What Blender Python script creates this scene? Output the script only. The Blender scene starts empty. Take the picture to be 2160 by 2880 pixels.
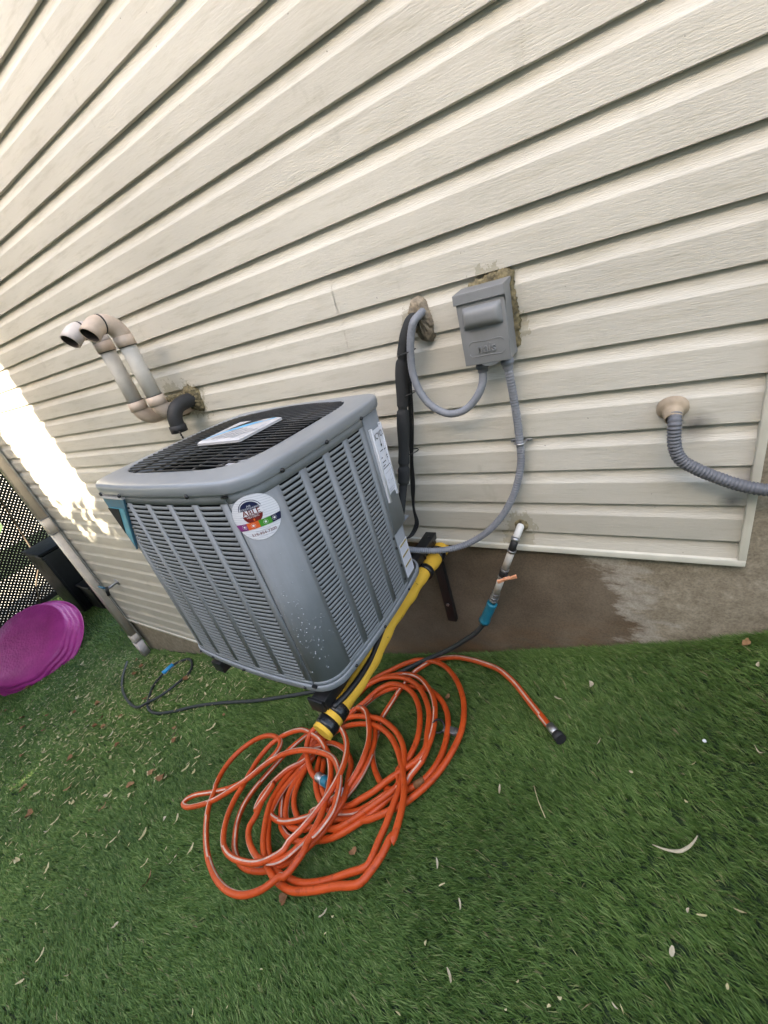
import bpy, math, random
import numpy as np
from mathutils import Vector, Matrix
random.seed(7); rng = np.random.default_rng(7)
sc = bpy.context.scene
COL = sc.collection

# ------------------------------------------------------------------ camera
cam_d = bpy.data.cameras.new('camera'); cam = bpy.data.objects.new('camera', cam_d); COL.objects.link(cam)
cam_d.sensor_fit = 'HORIZONTAL'; cam_d.sensor_width = 36.0; cam_d.lens = 36.0*1161.33/2160.0
cam_d.clip_start = 0.02; cam_d.clip_end = 400
_r = Vector((0.846303, 0.463203, -0.263086)); _d = Vector((0.027389, -0.531053, -0.846896)); _f = Vector((-0.531997, 0.709524, -0.462119))
_m = Matrix((( _r.x, -_d.x, -_f.x, 0.0), (_r.y, -_d.y, -_f.y, -1.19844), (_r.z, -_d.z, -_f.z, 0.84018), (0, 0, 0, 1)))
cam.matrix_world = _m
sc.camera = cam
# ------------------------------------------------------------------ sky, sun, exposure
SUN_EL = math.radians(30.0); SUN_AZ = math.radians(180.0)      # sun stands over -Y, across the side yard
w = bpy.data.worlds.new('World'); sc.world = w; w.use_nodes = True
nt = w.node_tree; nt.nodes.clear()
sky = nt.nodes.new('ShaderNodeTexSky'); sky.sky_type = 'NISHITA'; sky.sun_disc = False
sky.sun_elevation = SUN_EL; sky.sun_rotation = SUN_AZ; sky.dust_density = 3.0; sky.air_density = 1.0; sky.ozone_density = 1.0
bg = nt.nodes.new('ShaderNodeBackground'); bg.inputs['Strength'].default_value = 0.15
wo = nt.nodes.new('ShaderNodeOutputWorld')
nt.links.new(sky.outputs[0], bg.inputs[0]); nt.links.new(bg.outputs[0], wo.inputs[0])
sd = bpy.data.lights.new('sun', 'SUN'); sun = bpy.data.objects.new('sun', sd); COL.objects.link(sun)
sd.energy = 4.5; sd.angle = math.radians(0.53); sd.color = (1.0, 0.95, 0.87)
sdir = Vector((math.sin(SUN_AZ)*math.cos(SUN_EL), math.cos(SUN_AZ)*math.cos(SUN_EL), math.sin(SUN_EL)))
sun.rotation_euler = sdir.to_track_quat('Z', 'Y').to_euler(); sun.location = (0, -20, 20)
vs = sc.view_settings
vs.view_transform = 'Standard'; vs.look = 'None'; vs.gamma = 1.0; vs.use_curve_mapping = False
vs.exposure = 2.9
vs.use_white_balance = True; vs.white_balance_temperature = 7650; vs.white_balance_tint = 10.0
sc.cycles.max_bounces = 6; sc.cycles.diffuse_bounces = 3; sc.cycles.glossy_bounces = 3; sc.cycles.caustics_reflective = False; sc.cycles.caustics_refractive = False

# ------------------------------------------------------------------ helpers
def tag(o, label, cat=None, group=None, kind=None):
    if label: o['label'] = label
    if cat: o['category'] = cat
    if group: o['group'] = group
    if kind: o['kind'] = kind
    return o
def thing(name, label, cat, loc=(0, 0, 0), group=None, rot=None):
    o = bpy.data.objects.new(name, None); COL.objects.link(o); o.location = loc; o.empty_display_size = .05
    if rot: o.rotation_euler = rot
    return tag(o, label, cat, group)
def mk(name, V, F, mats, parent=None, smooth=False, idx=None, sm=None, loc=None):
    me = bpy.data.meshes.new(name); me.from_pydata([tuple(v) for v in V], [], F)
    if not isinstance(mats, (list, tuple)): mats = [mats]
    for m in mats: me.materials.append(m)
    if idx is not None: me.polygons.foreach_set('material_index', idx)
    if sm is not None: me.polygons.foreach_set('use_smooth', sm)
    elif smooth: me.polygons.foreach_set('use_smooth', [True]*len(F))
    me.update()
    o = bpy.data.objects.new(name, me); COL.objects.link(o)
    if parent: o.parent = parent
    if loc: o.location = loc
    return o
def rec(o, name=None):
    c = o.copy(); COL.objects.link(c); return c
class MB:
    def __init__(s): s.V = []; s.F = []; s.I = []; s.S = []
    def add(s, V, F, i=0, sm=False):
        b = len(s.V); s.V += [tuple(v) for v in V]
        for f in F: s.F.append([a+b for a in f]); s.I.append(i); s.S.append(sm)
    def box(s, a, b, i=0):
        x0, y0, z0 = a; x1, y1, z1 = b
        s.add([(x0,y0,z0),(x1,y0,z0),(x1,y1,z0),(x0,y1,z0),(x0,y0,z1),(x1,y0,z1),(x1,y1,z1),(x0,y1,z1)],
              [(0,3,2,1),(4,5,6,7),(0,1,5,4),(1,2,6,5),(2,3,7,6),(3,0,4,7)], i)
    def tube(s, path, r, n=10, i=0, cap=True, stripe=None, si=1):
        V, F, I = tube(path, r, n, cap, stripe, si, i); b = len(s.V); s.V += V
        for f, q in zip(F, I): s.F.append([a+b for a in f]); s.I.append(q); s.S.append(len(f) == 4)
    def build(s, name, mats, parent=None, loc=None):
        return mk(name, s.V, s.F, mats, parent, idx=s.I, sm=s.S, loc=loc)
def bbox(name, a, b, mat, parent=None, bev=0.0):
    m = MB(); m.box(a, b); o = m.build(name, mat, parent)
    if bev:
        md = o.modifiers.new('bevel', 'BEVEL'); md.width = bev; md.segments = 3
        o.data.polygons.foreach_set('use_smooth', [True]*len(o.data.polygons)); md.harden_normals = False
    return o
def catmull(P, step=0.02, closed=False):
    P = [np.array(p, float) for p in P]; out = []
    n = len(P)
    for i in range(n-1):
        p0 = P[i-1] if i > 0 else 2*P[i]-P[i+1]; p1 = P[i]; p2 = P[i+1]; p3 = P[i+2] if i+2 < n else 2*P[i+1]-P[i]
        L = np.linalg.norm(p2-p1); k = max(2, int(L/step))
        d01 = max(np.linalg.norm(p1-p0), 1e-6)**.5; d12 = max(L, 1e-6)**.5; d23 = max(np.linalg.norm(p3-p2), 1e-6)**.5
        m1 = (p2-p1) + d12*((p1-p0)/d01-(p2-p0)/(d01+d12)); m2 = (p2-p1) + d12*((p3-p2)/d23-(p3-p1)/(d12+d23))
        for j in range(k):
            t = j/k; out.append((2*t**3-3*t*t+1)*p1+(t**3-2*t*t+t)*m1+(-2*t**3+3*t*t)*p2+(t**3-t*t)*m2)
    out.append(P[-1]); return out
def tube(path, r, n=10, cap=True, stripe=None, si=1, i0=0):
    path = [np.array(p, float) for p in path]; N = len(path)
    R = r if callable(r) else (lambda k, q=r: q if not isinstance(q, (list, tuple)) else q[k])
    T = []
    for k in range(N):
        a = path[max(0, k-1)]; b = path[min(N-1, k+1)]; t = b-a; T.append(t/max(1e-9, np.linalg.norm(t)))
    u = np.cross(T[0], [0, 0, 1.0])
    if np.linalg.norm(u) < 1e-3: u = np.array([1.0, 0, 0])
    u /= np.linalg.norm(u); V = []; F = []; I = []
    for k in range(N):
        u = u-T[k]*np.dot(u, T[k]); u /= max(1e-9, np.linalg.norm(u)); v = np.cross(T[k], u)
        for j in range(n):
            a = 2*math.pi*j/n; V.append(tuple(path[k]+R(k)*(math.cos(a)*u+math.sin(a)*v)))
    for k in range(N-1):
        st = stripe(k) if stripe else None
        for j in range(n):
            F.append((k*n+j, k*n+(j+1) % n, (k+1)*n+(j+1) % n, (k+1)*n+j))
            I.append(si if (st is not None and (j-st) % n == 0) else i0)
    if cap:
        F.append(tuple(range(n))[::-1]); I.append(i0); F.append(tuple((N-1)*n+j for j in range(n))); I.append(i0)
    return V, F, I
def lathe(prof, n=32, axis=Matrix.Identity(4)):
    V = []; F = []
    for (r, z) in prof:
        for j in range(n):
            a = 2*math.pi*j/n; V.append(tuple(axis @ Vector((r*math.cos(a), r*math.sin(a), z))))
    for k in range(len(prof)-1):
        for j in range(n): F.append((k*n+j, k*n+(j+1) % n, (k+1)*n+(j+1) % n, (k+1)*n+j))
    return V, F
def axis_to(p, d):
    q = Vector(d).to_track_quat('Z', 'Y'); return Matrix.Translation(Vector(p)) @ q.to_matrix().to_4x4()

# ------------------------------------------------------------------ materials
def nodes(name):
    m = bpy.data.materials.new(name); m.use_nodes = True; t = m.node_tree
    return m, t, t.nodes['Principled BSDF']
def N(t, typ, **kw):
    n = t.nodes.new(typ)
    for k, v in kw.items(): setattr(n, k, v)
    return n
def tex(t, scale=10., detail=4., rough=.55, sx=(1, 1, 1), kind='Object'):
    c = N(t, 'ShaderNodeTexCoord'); mp = N(t, 'ShaderNodeMapping'); mp.inputs['Scale'].default_value = sx
    n = N(t, 'ShaderNodeTexNoise'); n.inputs['Scale'].default_value = scale; n.inputs['Detail'].default_value = detail; n.inputs['Roughness'].default_value = rough
    t.links.new(c.outputs[kind], mp.inputs[0]); t.links.new(mp.outputs[0], n.inputs['Vector']); return n
def ramp(t, src, stops):
    r = N(t, 'ShaderNodeValToRGB'); e = r.color_ramp.elements
    while len(e) < len(stops): e.new(0.5)
    for k, (p, c) in enumerate(stops):
        e[k].position = p; e[k].color = (*c, 1) if len(c) == 3 else c
    t.links.new(src, r.inputs[0]); return r
def mixc(t, fac, a, b, mode='MIX'):
    m = N(t, 'ShaderNodeMix'); m.data_type = 'RGBA'; m.blend_type = mode
    for s, v in ((m.inputs[0], fac), (m.inputs[6], a), (m.inputs[7], b)):
        if hasattr(v, 'links'): t.links.new(v, s)
        elif isinstance(v, (int, float)): s.default_value = v
        else: s.default_value = (*v, 1)
    return m.outputs[2]
def bump(t, b, h, dist=.002, strength=.5):
    n = N(t, 'ShaderNodeBump'); n.inputs['Distance'].default_value = dist; n.inputs['Strength'].default_value = strength
    t.links.new(h, n.inputs['Height']); t.links.new(n.outputs[0], b.inputs['Normal']); return n
def mathn(t, op, a, b=None, c=None):
    n = N(t, 'ShaderNodeMath', operation=op)
    for s, v in zip(n.inputs, (a, b, c)):
        if v is None: continue
        if hasattr(v, 'links'): t.links.new(v, s)
        else: s.default_value = v
    return n.outputs[0]
def simple(name, col, rough=.5, var=.12, scale=30., metal=0., bmp=0., bscale=200., spec=None, coat=0.):
    m, t, b = nodes(name)
    n = tex(t, scale, 5.)
    lo = [max(0, c*(1-var)) for c in col]; hi = [min(1, c*(1+var)) for c in col]
    r = ramp(t, n.outputs[0], [(.3, lo), (.7, hi)]); t.links.new(r.outputs[0], b.inputs['Base Color'])
    rr = mathn(t, 'MULTIPLY_ADD', n.outputs[0], .3, rough-.15); t.links.new(rr, b.inputs['Roughness'])
    b.inputs['Metallic'].default_value = metal
    if spec is not None: b.inputs['Specular IOR Level'].default_value = spec
    if coat: b.inputs['Coat Weight'].default_value = coat; b.inputs['Coat Roughness'].default_value = .15
    if bmp:
        n2 = tex(t, bscale, 3.); bump(t, b, n2.outputs[0], bmp, .5)
    return m

M = {}
# vinyl siding: pressed wood grain on the flats, dust and mildew
m, t, b = nodes('vinyl_siding')
big = tex(t, 1.6, 3., .6, (.5, 1, 1.3)); fine = tex(t, 14., 4., .7, (.35, 1, 3))
base = ramp(t, big.outputs[0], [(.3, (.49, .465, .405)), (.55, (.585, .555, .485)), (.75, (.635, .605, .53))])
spk = ramp(t, fine.outputs[0], [(.25, (.78, .77, .72)), (.5, (1, 1, 1))])
c1 = mixc(t, .85, base.outputs[0], spk.outputs[0], 'MULTIPLY')
sm_ = tex(t, 6., 4., .75, (1, 1, .6)); smr = ramp(t, sm_.outputs[0], [(.62, (0, 0, 0)), (.78, (1, 1, 1))])
c2 = mixc(t, mathn(t, 'MULTIPLY', smr.outputs[0], .38), c1, (.22, .215, .15))
dot = tex(t, 85., 2., .5); dr = ramp(t, dot.outputs[0], [(.765, (0, 0, 0)), (.785, (1, 1, 1))])
c3 = mixc(t, mathn(t, 'MULTIPLY', dr.outputs[0], .75), c2, (.06, .05, .035))
# mildew rings round the places where pipes pass the wall
geo = N(t, 'ShaderNodeNewGeometry'); acc = None; mil = tex(t, 38., 3., .75)
for (px, pz, rad) in ((-.355, .025, .055), (-.36, .77, .055), (-.290, .66, .035), (-.575, .735, .05), (-1.74, .63, .09), (-1.86, .67, .07), (-.37, -.03, .06)):
    dv = N(t, 'ShaderNodeVectorMath', operation='DISTANCE'); t.links.new(geo.outputs['Position'], dv.inputs[0]); dv.inputs[1].default_value = (px, 0, pz)
    s = mathn(t, 'SUBTRACT', 1.0, mathn(t, 'DIVIDE', dv.outputs['Value'], rad*1.35)); s = mathn(t, 'MAXIMUM', s, 0.0)
    acc = s if acc is None else mathn(t, 'MAXIMUM', acc, s)
mk_ = mathn(t, 'MULTIPLY', mathn(t, 'GREATER_THAN', mathn(t, 'ADD', mathn(t, 'MULTIPLY', acc, .55), mil.outputs[0]), .70), mathn(t, 'GREATER_THAN', acc, .02))
c4 = mixc(t, mathn(t, 'MULTIPLY', mk_, .42), c3, (.20, .17, .085))
# splash dirt low on the wall
spz = N(t, 'ShaderNodeSeparateXYZ'); t.links.new(geo.outputs['Position'], spz.inputs[0]); sd_ = N(t, 'ShaderNodeMapRange'); t.links.new(spz.outputs[2], sd_.inputs[0]); sd_.inputs[1].default_value = .22; sd_.inputs[2].default_value = -.06
c4 = mixc(t, mathn(t, 'MULTIPLY', mathn(t, 'MULTIPLY', sd_.outputs[0], fine.outputs[0]), .55), c4, (.27, .235, .16))
# soot smudge by the right conduit
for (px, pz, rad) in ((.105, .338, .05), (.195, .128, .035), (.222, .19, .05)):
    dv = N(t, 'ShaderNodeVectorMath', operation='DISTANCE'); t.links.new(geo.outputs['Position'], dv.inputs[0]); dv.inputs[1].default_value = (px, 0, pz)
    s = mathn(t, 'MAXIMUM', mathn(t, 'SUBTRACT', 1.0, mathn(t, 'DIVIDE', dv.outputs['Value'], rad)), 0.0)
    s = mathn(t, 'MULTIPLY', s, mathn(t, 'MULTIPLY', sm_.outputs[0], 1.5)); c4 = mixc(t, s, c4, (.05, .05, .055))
t.links.new(c4, b.inputs['Base Color']); b.inputs['Roughness'].default_value = .55; b.inputs['Specular IOR Level'].default_value = .35
g1 = tex(t, 9., 4., .62, (1.2, 1, 26)); g2 = tex(t, 30., 2., .6, (1.6, 1, 14)); gr_ = mixc(t, .5, g1.outputs[0], g2.outputs[0])
gm = ramp(t, gr_, [(.42, (0, 0, 0)), (.56, (1, 1, 1))]); bump(t, b, gm.outputs[0], .0014, .36); M['siding'] = m
M['trim'] = simple('vinyl_trim', (.62, .59, .50), .45, .12, 7., bmp=.0004, bscale=40)
# concrete foundation, wet below the unit, pale bloom at the edge of the wet part
m, t, b = nodes('concrete')
geo = N(t, 'ShaderNodeNewGeometry'); sp = N(t, 'ShaderNodeSeparateXYZ'); t.links.new(geo.outputs['Position'], sp.inputs[0])
n1 = tex(t, 3.2, 7., .62); n2 = tex(t, 9., 8., .72, (.55, 1, 1.9)); n3 = tex(t, 160., 3., .6); n4 = tex(t, 26., 6., .75)
dry = ramp(t, n4.outputs[0], [(.3, (.18, .148, .105)), (.52, (.29, .245, .18)), (.72, (.42, .36, .28))])
wet = ramp(t, n1.outputs[0], [(.3, (.085, .062, .041)), (.55, (.140, .106, .073)), (.75, (.200, .158, .115))])
edge = mathn(t, 'ADD', sp.outputs[0], mathn(t, 'MULTIPLY', mathn(t, 'SUBTRACT', n2.outputs[0], .5), .50))
edge = mathn(t, 'ADD', edge, mathn(t, 'MULTIPLY', sp.outputs[2], .28))
fr = N(t, 'ShaderNodeMapRange'); fr.inputs[1].default_value = -.17; fr.inputs[2].default_value = -.03; t.links.new(edge, fr.inputs[0])
fl = N(t, 'ShaderNodeMapRange'); fl.inputs[1].default_value = -2.4; fl.inputs[2].default_value = -2.9; t.links.new(sp.outputs[0], fl.inputs[0])
dm = mathn(t, 'MAXIMUM', fr.outputs[0], fl.outputs[0])
cc = mixc(t, dm, wet.outputs[0], dry.outputs[0])
blm = mathn(t, 'MULTIPLY', mathn(t, 'MULTIPLY', fr.outputs[0], mathn(t, 'SUBTRACT', 1.0, fr.outputs[0])), mathn(t, 'MULTIPLY', n4.outputs[0], 5.0)); blm = mathn(t, 'MINIMUM', blm, .8); cc = mixc(t, blm, cc, (.46, .42, .36))
rustn = tex(t, 5., 6., .7, (.5, 1, 1.5)); rr_ = ramp(t, rustn.outputs[0], [(.42, (0, 0, 0)), (.66, (1, 1, 1))])
low = N(t, 'ShaderNodeMapRange'); t.links.new(mathn(t, 'SUBTRACT', sp.outputs[2], mathn(t, 'MULTIPLY', sp.outputs[0], .36)), low.inputs[0]); low.inputs[1].default_value = -.30; low.inputs[2].default_value = -.52
rust = mathn(t, 'MULTIPLY', mathn(t, 'MULTIPLY', rr_.outputs[0], low.outputs[0]), mathn(t, 'SUBTRACT', 1.0, dm))
cc = mixc(t, mathn(t, 'MULTIPLY', rust, .75), cc, (.19, .085, .026))
spk = ramp(t, n3.outputs[0], [(.3, (.72, .72, .72)), (.5, (1, 1, 1)), (.7, (1.2, 1.2, 1.2))]); cc = mixc(t, .8, cc, spk.outputs[0], 'MULTIPLY')
t.links.new(cc, b.inputs['Base Color']); b.inputs['Roughness'].default_value = .82; bump(t, b, n3.outputs[0], .0016, .5); M['concrete'] = m
# painted steel of the unit
def paint(name, col, rough=.42, dirt=.7, rv=.3, bm=.35):
    m, t, b = nodes(name); a = tex(t, 4., 6., .6); f = tex(t, 420., 2., .5); st = tex(t, 9., 5., .7, (3, 3, .5))
    r = ramp(t, a.outputs[0], [(.3, [c*.86 for c in col]), (.7, [c*1.1 for c in col])])
    s2 = ramp(t, st.outputs[0], [(.35, (.86, .86, .84)), (.6, (1, 1, 1))]); c = mixc(t, dirt, r.outputs[0], s2.outputs[0], 'MULTIPLY')
    t.links.new(c, b.inputs['Base Color']); t.links.new(mathn(t, 'MULTIPLY_ADD', st.outputs[0], rv, rough-rv*.5), b.inputs['Roughness'])
    
    if bm: bump(t, b, f.outputs[0], .00035, bm)
    return m
M['grey'] = paint('grey_enamel', (.235, .252, .272), .62); M['greycap'] = paint('grey_cap_enamel', (.235, .250, .268), .30, .1, .06, 0); M['box'] = paint('grey_box_enamel', (.20, .205, .21), .45, .5)
M['black'] = simple('black_paint', (.012, .012, .013), .45, .3, 40)
M['inside'] = simple('dark_fins', (.006, .006, .007), .8, .3, 60)
M['wire'] = simple('black_wire', (.014, .014, .014), .35, .2, 60)
M['rubber'] = simple('black_rubber', (.018, .018, .019), .6, .3, 20, bmp=.0006, bscale=90)
M['foamins'] = simple('black_foam', (.022, .023, .024), .85, .25, 25, bmp=.0015, bscale=160)
M['conduit'] = simple('grey_conduit', (.20, .21, .235), .5, .14, 25)
M['conduit2'] = simple('dark_grey_conduit', (.115, .12, .135), .5, .16, 25)
M['pvcw'] = simple('weathered_pvc', (.60, .53, .49), .5, .13, 14, bmp=.0005, bscale=60)
M['pvcbeige'] = simple('stained_pvc', (.56, .44, .35), .5, .16, 18, bmp=.0005, bscale=60)
M['pvcgrey'] = simple('grey_white_pvc', (.50, .47, .42), .5, .12, 14)
M['pvcwhite'] = simple('white_pvc', (.66, .65, .62), .42, .08, 20)
M['metal'] = simple('zinc', (.42, .42, .43), .38, .15, 40, metal=.9)
M['steel'] = simple('dull_steel', (.25, .25, .26), .45, .25, 60, metal=.8)
M['putty'] = simple('sealing_putty', (.25, .205, .15), .9, .45, 60, bmp=.006, bscale=70)
M['putty2'] = simple('mossy_putty', (.165, .135, .075), .95, .75, 75, bmp=.008, bscale=90)
M['flange'] = simple('beige_caulk', (.36, .285, .205), .75, .2, 30, bmp=.003, bscale=50)
M['teal'] = simple('teal_plastic', (.004, .16, .24), .38, .12, 60)
M['bluep'] = simple('blue_plastic', (.01, .28, .58), .4, .1, 60)
M['orangev'] = simple('peach_handle', (.75, .33, .18), .5, .1, 60)
M['hoseb'] = simple('dark_hose', (.028, .034, .036), .55, .25, 30, bmp=.0006, bscale=250)
M['tape'] = simple('black_tape', (.008, .008, .01), .3, .2, 60, bmp=.0015, bscale=60)
m, t, b = nodes('yellow_foam'); a = tex(t, 8., 5.); f = tex(t, 60., 4., .6); d = ramp(t, f.outputs[0], [(.66, (0, 0, 0)), (.72, (1, 1, 1))])
r = ramp(t, a.outputs[0], [(.3, (.62, .34, .028)), (.7, (.76, .45, .05))]); c = mixc(t, mathn(t, 'MULTIPLY', d.outputs[0], .8), r.outputs[0], (.05, .035, .015))
t.links.new(c, b.inputs['Base Color']); b.inputs['Roughness'].default_value = .75; bump(t, b, f.outputs[0], .003, .5); M['foam'] = m
m, t, b = nodes('orange_hose'); a = tex(t, 9., 5.); f = tex(t, 45., 5., .65)
r = ramp(t, a.outputs[0], [(.3, (.50, .060, .010)), (.7, (.66, .092, .018))]); d = ramp(t, f.outputs[0], [(.30, (.45, .4, .35)), (.44, (1, 1, 1))]); c = mixc(t, .65, r.outputs[0], d.outputs[0], 'MULTIPLY')
t.links.new(c, b.inputs['Base Color']); b.inputs['Roughness'].default_value = .42; b.inputs['Specular IOR Level'].default_value = .4; bump(t, b, f.outputs[0], .0008, .4); M['hose'] = m
M['hosew'] = simple('white_hose_stripe', (.60, .40, .32), .5, .35, 28)
M['pool'] = None
m, t, b = nodes('magenta_plastic'); a = tex(t, 5., 5.); v = N(t, 'ShaderNodeTexVoronoi'); v.inputs['Scale'].default_value = 34
tc = N(t, 'ShaderNodeTexCoord'); t.links.new(tc.outputs['Object'], v.inputs[0]); r = ramp(t, a.outputs[0], [(.3, (.50, .040, .25)), (.7, (.68, .07, .37))])
t.links.new(r.outputs[0], b.inputs['Base Color']); b.inputs['Roughness'].default_value = .4; bump(t, b, v.outputs[0], .006, .7); M['pool'] = m
M['dspout'] = simple('beige_downspout', (.58, .50, .41), .38, .14, 8)
M['bin'] = simple('black_resin', (.012, .012, .014), .38, .3, 10, bmp=.001, bscale=120)
M['wood'] = simple('dark_lattice_wood', (.020, .014, .010), .7, .4, 12)
M['lime'] = simple('lime_plastic', (.40, .70, .12), .4, .08, 10)
M['patio'] = simple('pale_ground', (.52, .49, .42), .85, .15, 6)
M['nsiding'] = simple('neighbour_cladding', (.34, .33, .31), .6, .08, 3)
M['roof'] = simple('asphalt_shingle', (.07, .065, .06), .9, .3, 20)
M['glass'] = simple('window_glass', (.03, .035, .04), .08, .1, 3)
M['white'] = simple('white_print', (.72, .72, .76), .35, .04, 20)
M['paper'] = simple('paper_sheet', (.66, .67, .74), .35, .06, 14)
M['ink'] = simple('black_ink', (.012, .012, .015), .5, .1, 20)
M['navy'] = simple('navy_print', (.012, .016, .055), .35, .1, 20)
M['maroon'] = simple('maroon_print', (.17, .018, .016), .35, .1, 20)
M['purple'] = simple('purple_print', (.22, .035, .17), .35, .15, 60)
M['oran'] = simple('orange_print', (.70, .12, .03), .35, .08, 20)
M['green'] = simple('green_print', (.05, .27, .035), .35, .08, 20)
M['yel'] = simple('ochre_print', (.42, .31, .08), .4, .1, 20)
M['sky'] = simple('sky_blue_print', (.12, .46, .74), .35, .05, 20)
M['dkblue'] = simple('teal_blue_print', (.03, .13, .20), .4, .2, 60)
M['tealp'] = simple('light_teal_print', (.05, .28, .36), .4, .2, 60)
M['line'] = simple('grey_pinstripe', (.50, .50, .56), .4, .05, 20)
M['badge'] = simple('silver_badge', (.50, .49, .50), .35, .06, 14)
M['drop'] = None
m, t, b = nodes('water_drop'); b.inputs['Base Color'].default_value = (.30, .32, .34, 1); b.inputs['Roughness'].default_value = .04; b.inputs['Coat Weight'].default_value = 1.0; M['drop'] = m  # opaque grey puts the sky glint into the drop colour
M['bark'] = simple('bark', (.10, .075, .055), .9, .3, 12, bmp=.01, bscale=20)
M['foliage'] = simple('tree_leaf', (.06, .10, .03), .6, .4, 2)
# turf
m, t, b = nodes('turf_blade'); at = N(t, 'ShaderNodeAttribute', attribute_name='rnd'); pat = tex(t, 2.2, 4., .6)
r = ramp(t, at.outputs['Fac'], [(0, (.034, .080, .016)), (.35, (.068, .138, .030)), (.7, (.130, .218, .058)), (.9, (.22, .305, .105)), (.97, (.26, .235, .12)), (1, (.30, .25, .14))])
pr_ = ramp(t, pat.outputs[0], [(.3, (.72, .74, .72)), (.7, (1.2, 1.18, 1.12))]); c = mixc(t, 1., r.outputs[0], pr_.outputs[0], 'MULTIPLY')
t.links.new(c, b.inputs['Base Color']); b.inputs['Roughness'].default_value = .5; b.inputs['Specular IOR Level'].default_value = .22; M['blade'] = m
m, t, b = nodes('turf_backing'); a = tex(t, 60., 5., .7); a2 = tex(t, 1.5, 4.)
r = ramp(t, a.outputs[0], [(.3, (.014, .030, .009)), (.55, (.030, .060, .020)), (.75, (.055, .09, .035))]); t.links.new(r.outputs[0], b.inputs['Base Color']); b.inputs['Roughness'].default_value = .95; bump(t, b, a.outputs[0], .02, 1.); M['ground'] = m
def leafm(name, a_, b_):
    m, t, b = nodes(name); oi = N(t, 'ShaderNodeObjectInfo'); n = tex(t, 60., 4.); rr = ramp(t, oi.outputs['Random'], [(0, a_), (1, b_)]); s = ramp(t, n.outputs[0], [(.3, (.6, .55, .5)), (.6, (1, 1, 1))])
    t.links.new(mixc(t, .6, rr.outputs[0], s.outputs[0], 'MULTIPLY'), b.inputs['Base Color']); b.inputs['Roughness'].default_value = .7; return m
M['leaf'] = leafm('dry_leaf', (.56, .48, .28), (.44, .40, .20)); M['leafb'] = leafm('brown_leaf', (.20, .085, .03), (.34, .19, .09)); M['pale'] = leafm('pale_leaf', (.52, .46, .33), (.44, .37, .24)); M['darkened'] = simple('shaded_bore', (.045, .034, .030), .8, .4, 30)  # vent bore colour darkened to stand in for shade inside the outlets

# ------------------------------------------------------------------ ground (falls away to the left)
_GX = [-16,-9,-7,-5.5,-4.4,-3.4,-2.2,-1.05,-.53,-.11,.16,.32,.8,2.0,4]
_GZ = [-3.2,-2.55,-2.3,-2.02,-1.79,-1.55,-1.2,-.836,-.669,-.516,-.406,-.325,-.08,.3,.6]
def g(x): return float(np.interp(x, _GX, _GZ))
def sheet(name, xs, ys, dz, mat, kind='structure', jit=0.0):
    V = [(x, y, g(x)+dz+(random.uniform(-jit, jit) if jit else 0)) for y in ys for x in xs]; nx = len(xs)
    F = [(j*nx+i, j*nx+i+1, (j+1)*nx+i+1, (j+1)*nx+i) for j in range(len(ys)-1) for i in range(nx-1)]
    o = mk(name, V, F, mat, smooth=True); o['kind'] = kind; return o
gx = list(np.arange(-5.6, 2.6, .1)); gx = [-60, -40, -25, -18, -14, -11] + list(np.arange(-9.5, -5.7, .4)) + gx + [3, 4, 6, 12, 30, 60]
gy = [-60, -30, -15, -8, -5] + list(np.arange(-4, 1.3, .2)) + [3, 6, 12, 30, 60]
sheet('ground', gx, gy, -.022, M['ground'])
px = [-40, -25, -16, -13, -10.2]; py = [-2.8, 0, 3, 8, 16]
sheet('patio', px, py, -.016, M['patio'])  # pale ground added so the lattice holes look brightly lit

# turf blades: dense near the lens, wider and sparser with distance
def turf():
    C = np.array([0, -1.198, .84]); pts = []; siz = []
    Rw = np.array([[.846303,.463203,-.263086],[.027389,-.531053,-.846896],[-.531997,.709524,-.462119]])
    n = 430000
    X = rng.uniform(-7.5, .75, n); Y = rng.uniform(-2.6, .0, n); Z = np.interp(X, _GX, _GZ)
    Q = (np.stack([X, Y, Z], 1)-C) @ Rw.T; ok = Q[:, 2] > .2
    u = Q[:, 0]/np.maximum(Q[:, 2], .2)*1161.33+1080; v = Q[:, 1]/np.maximum(Q[:, 2], .2)*1161.33+1440
    ok &= (u > -260) & (u < 2420) & (v > 1500) & (v < 3150)
    D = np.linalg.norm(np.stack([X, Y, Z], 1)-C, axis=1)
    keep = ok & (rng.uniform(size=n) < np.clip((1.75/D)**1.55, 0, 1))
    return X[keep], Y[keep], Z[keep], D[keep]
parts = [turf() for _ in range(5)]
X, Y, Z, D = [np.concatenate([p[i] for p in parts]) for i in range(4)]
TN = 6                                           # blades stand in tufts that lean one way
nt_ = len(X)//TN; sel = rng.permutation(len(X))[:nt_]
X = np.repeat(X[sel], TN)+rng.normal(0, .0042, nt_*TN)*np.repeat(np.clip(D[sel]/1.5, 1, 3), TN); Y = np.minimum(np.repeat(Y[sel], TN)+rng.normal(0, .0042, nt_*TN), -.001); D = np.repeat(D[sel], TN); Z = np.interp(X, _GX, _GZ)
taz = np.repeat(rng.normal(0, .38, nt_), TN); tti = np.repeat(rng.normal(0, .16, nt_), TN); trn = np.repeat(rng.uniform(size=nt_), TN)
xf = rng.uniform(-9.6, -4.6, 40000); yf = rng.uniform(-.6, 1.7, 40000)
X = np.concatenate([X, xf]); Y = np.concatenate([Y, yf]); Z = np.concatenate([Z, np.interp(xf, _GX, _GZ)]); D = np.concatenate([D, np.hypot(xf, 2.8)])
X2 = rng.uniform(-1.6, .6, 120000); Y2 = -np.abs(rng.normal(0, .012, 120000)); 
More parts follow.
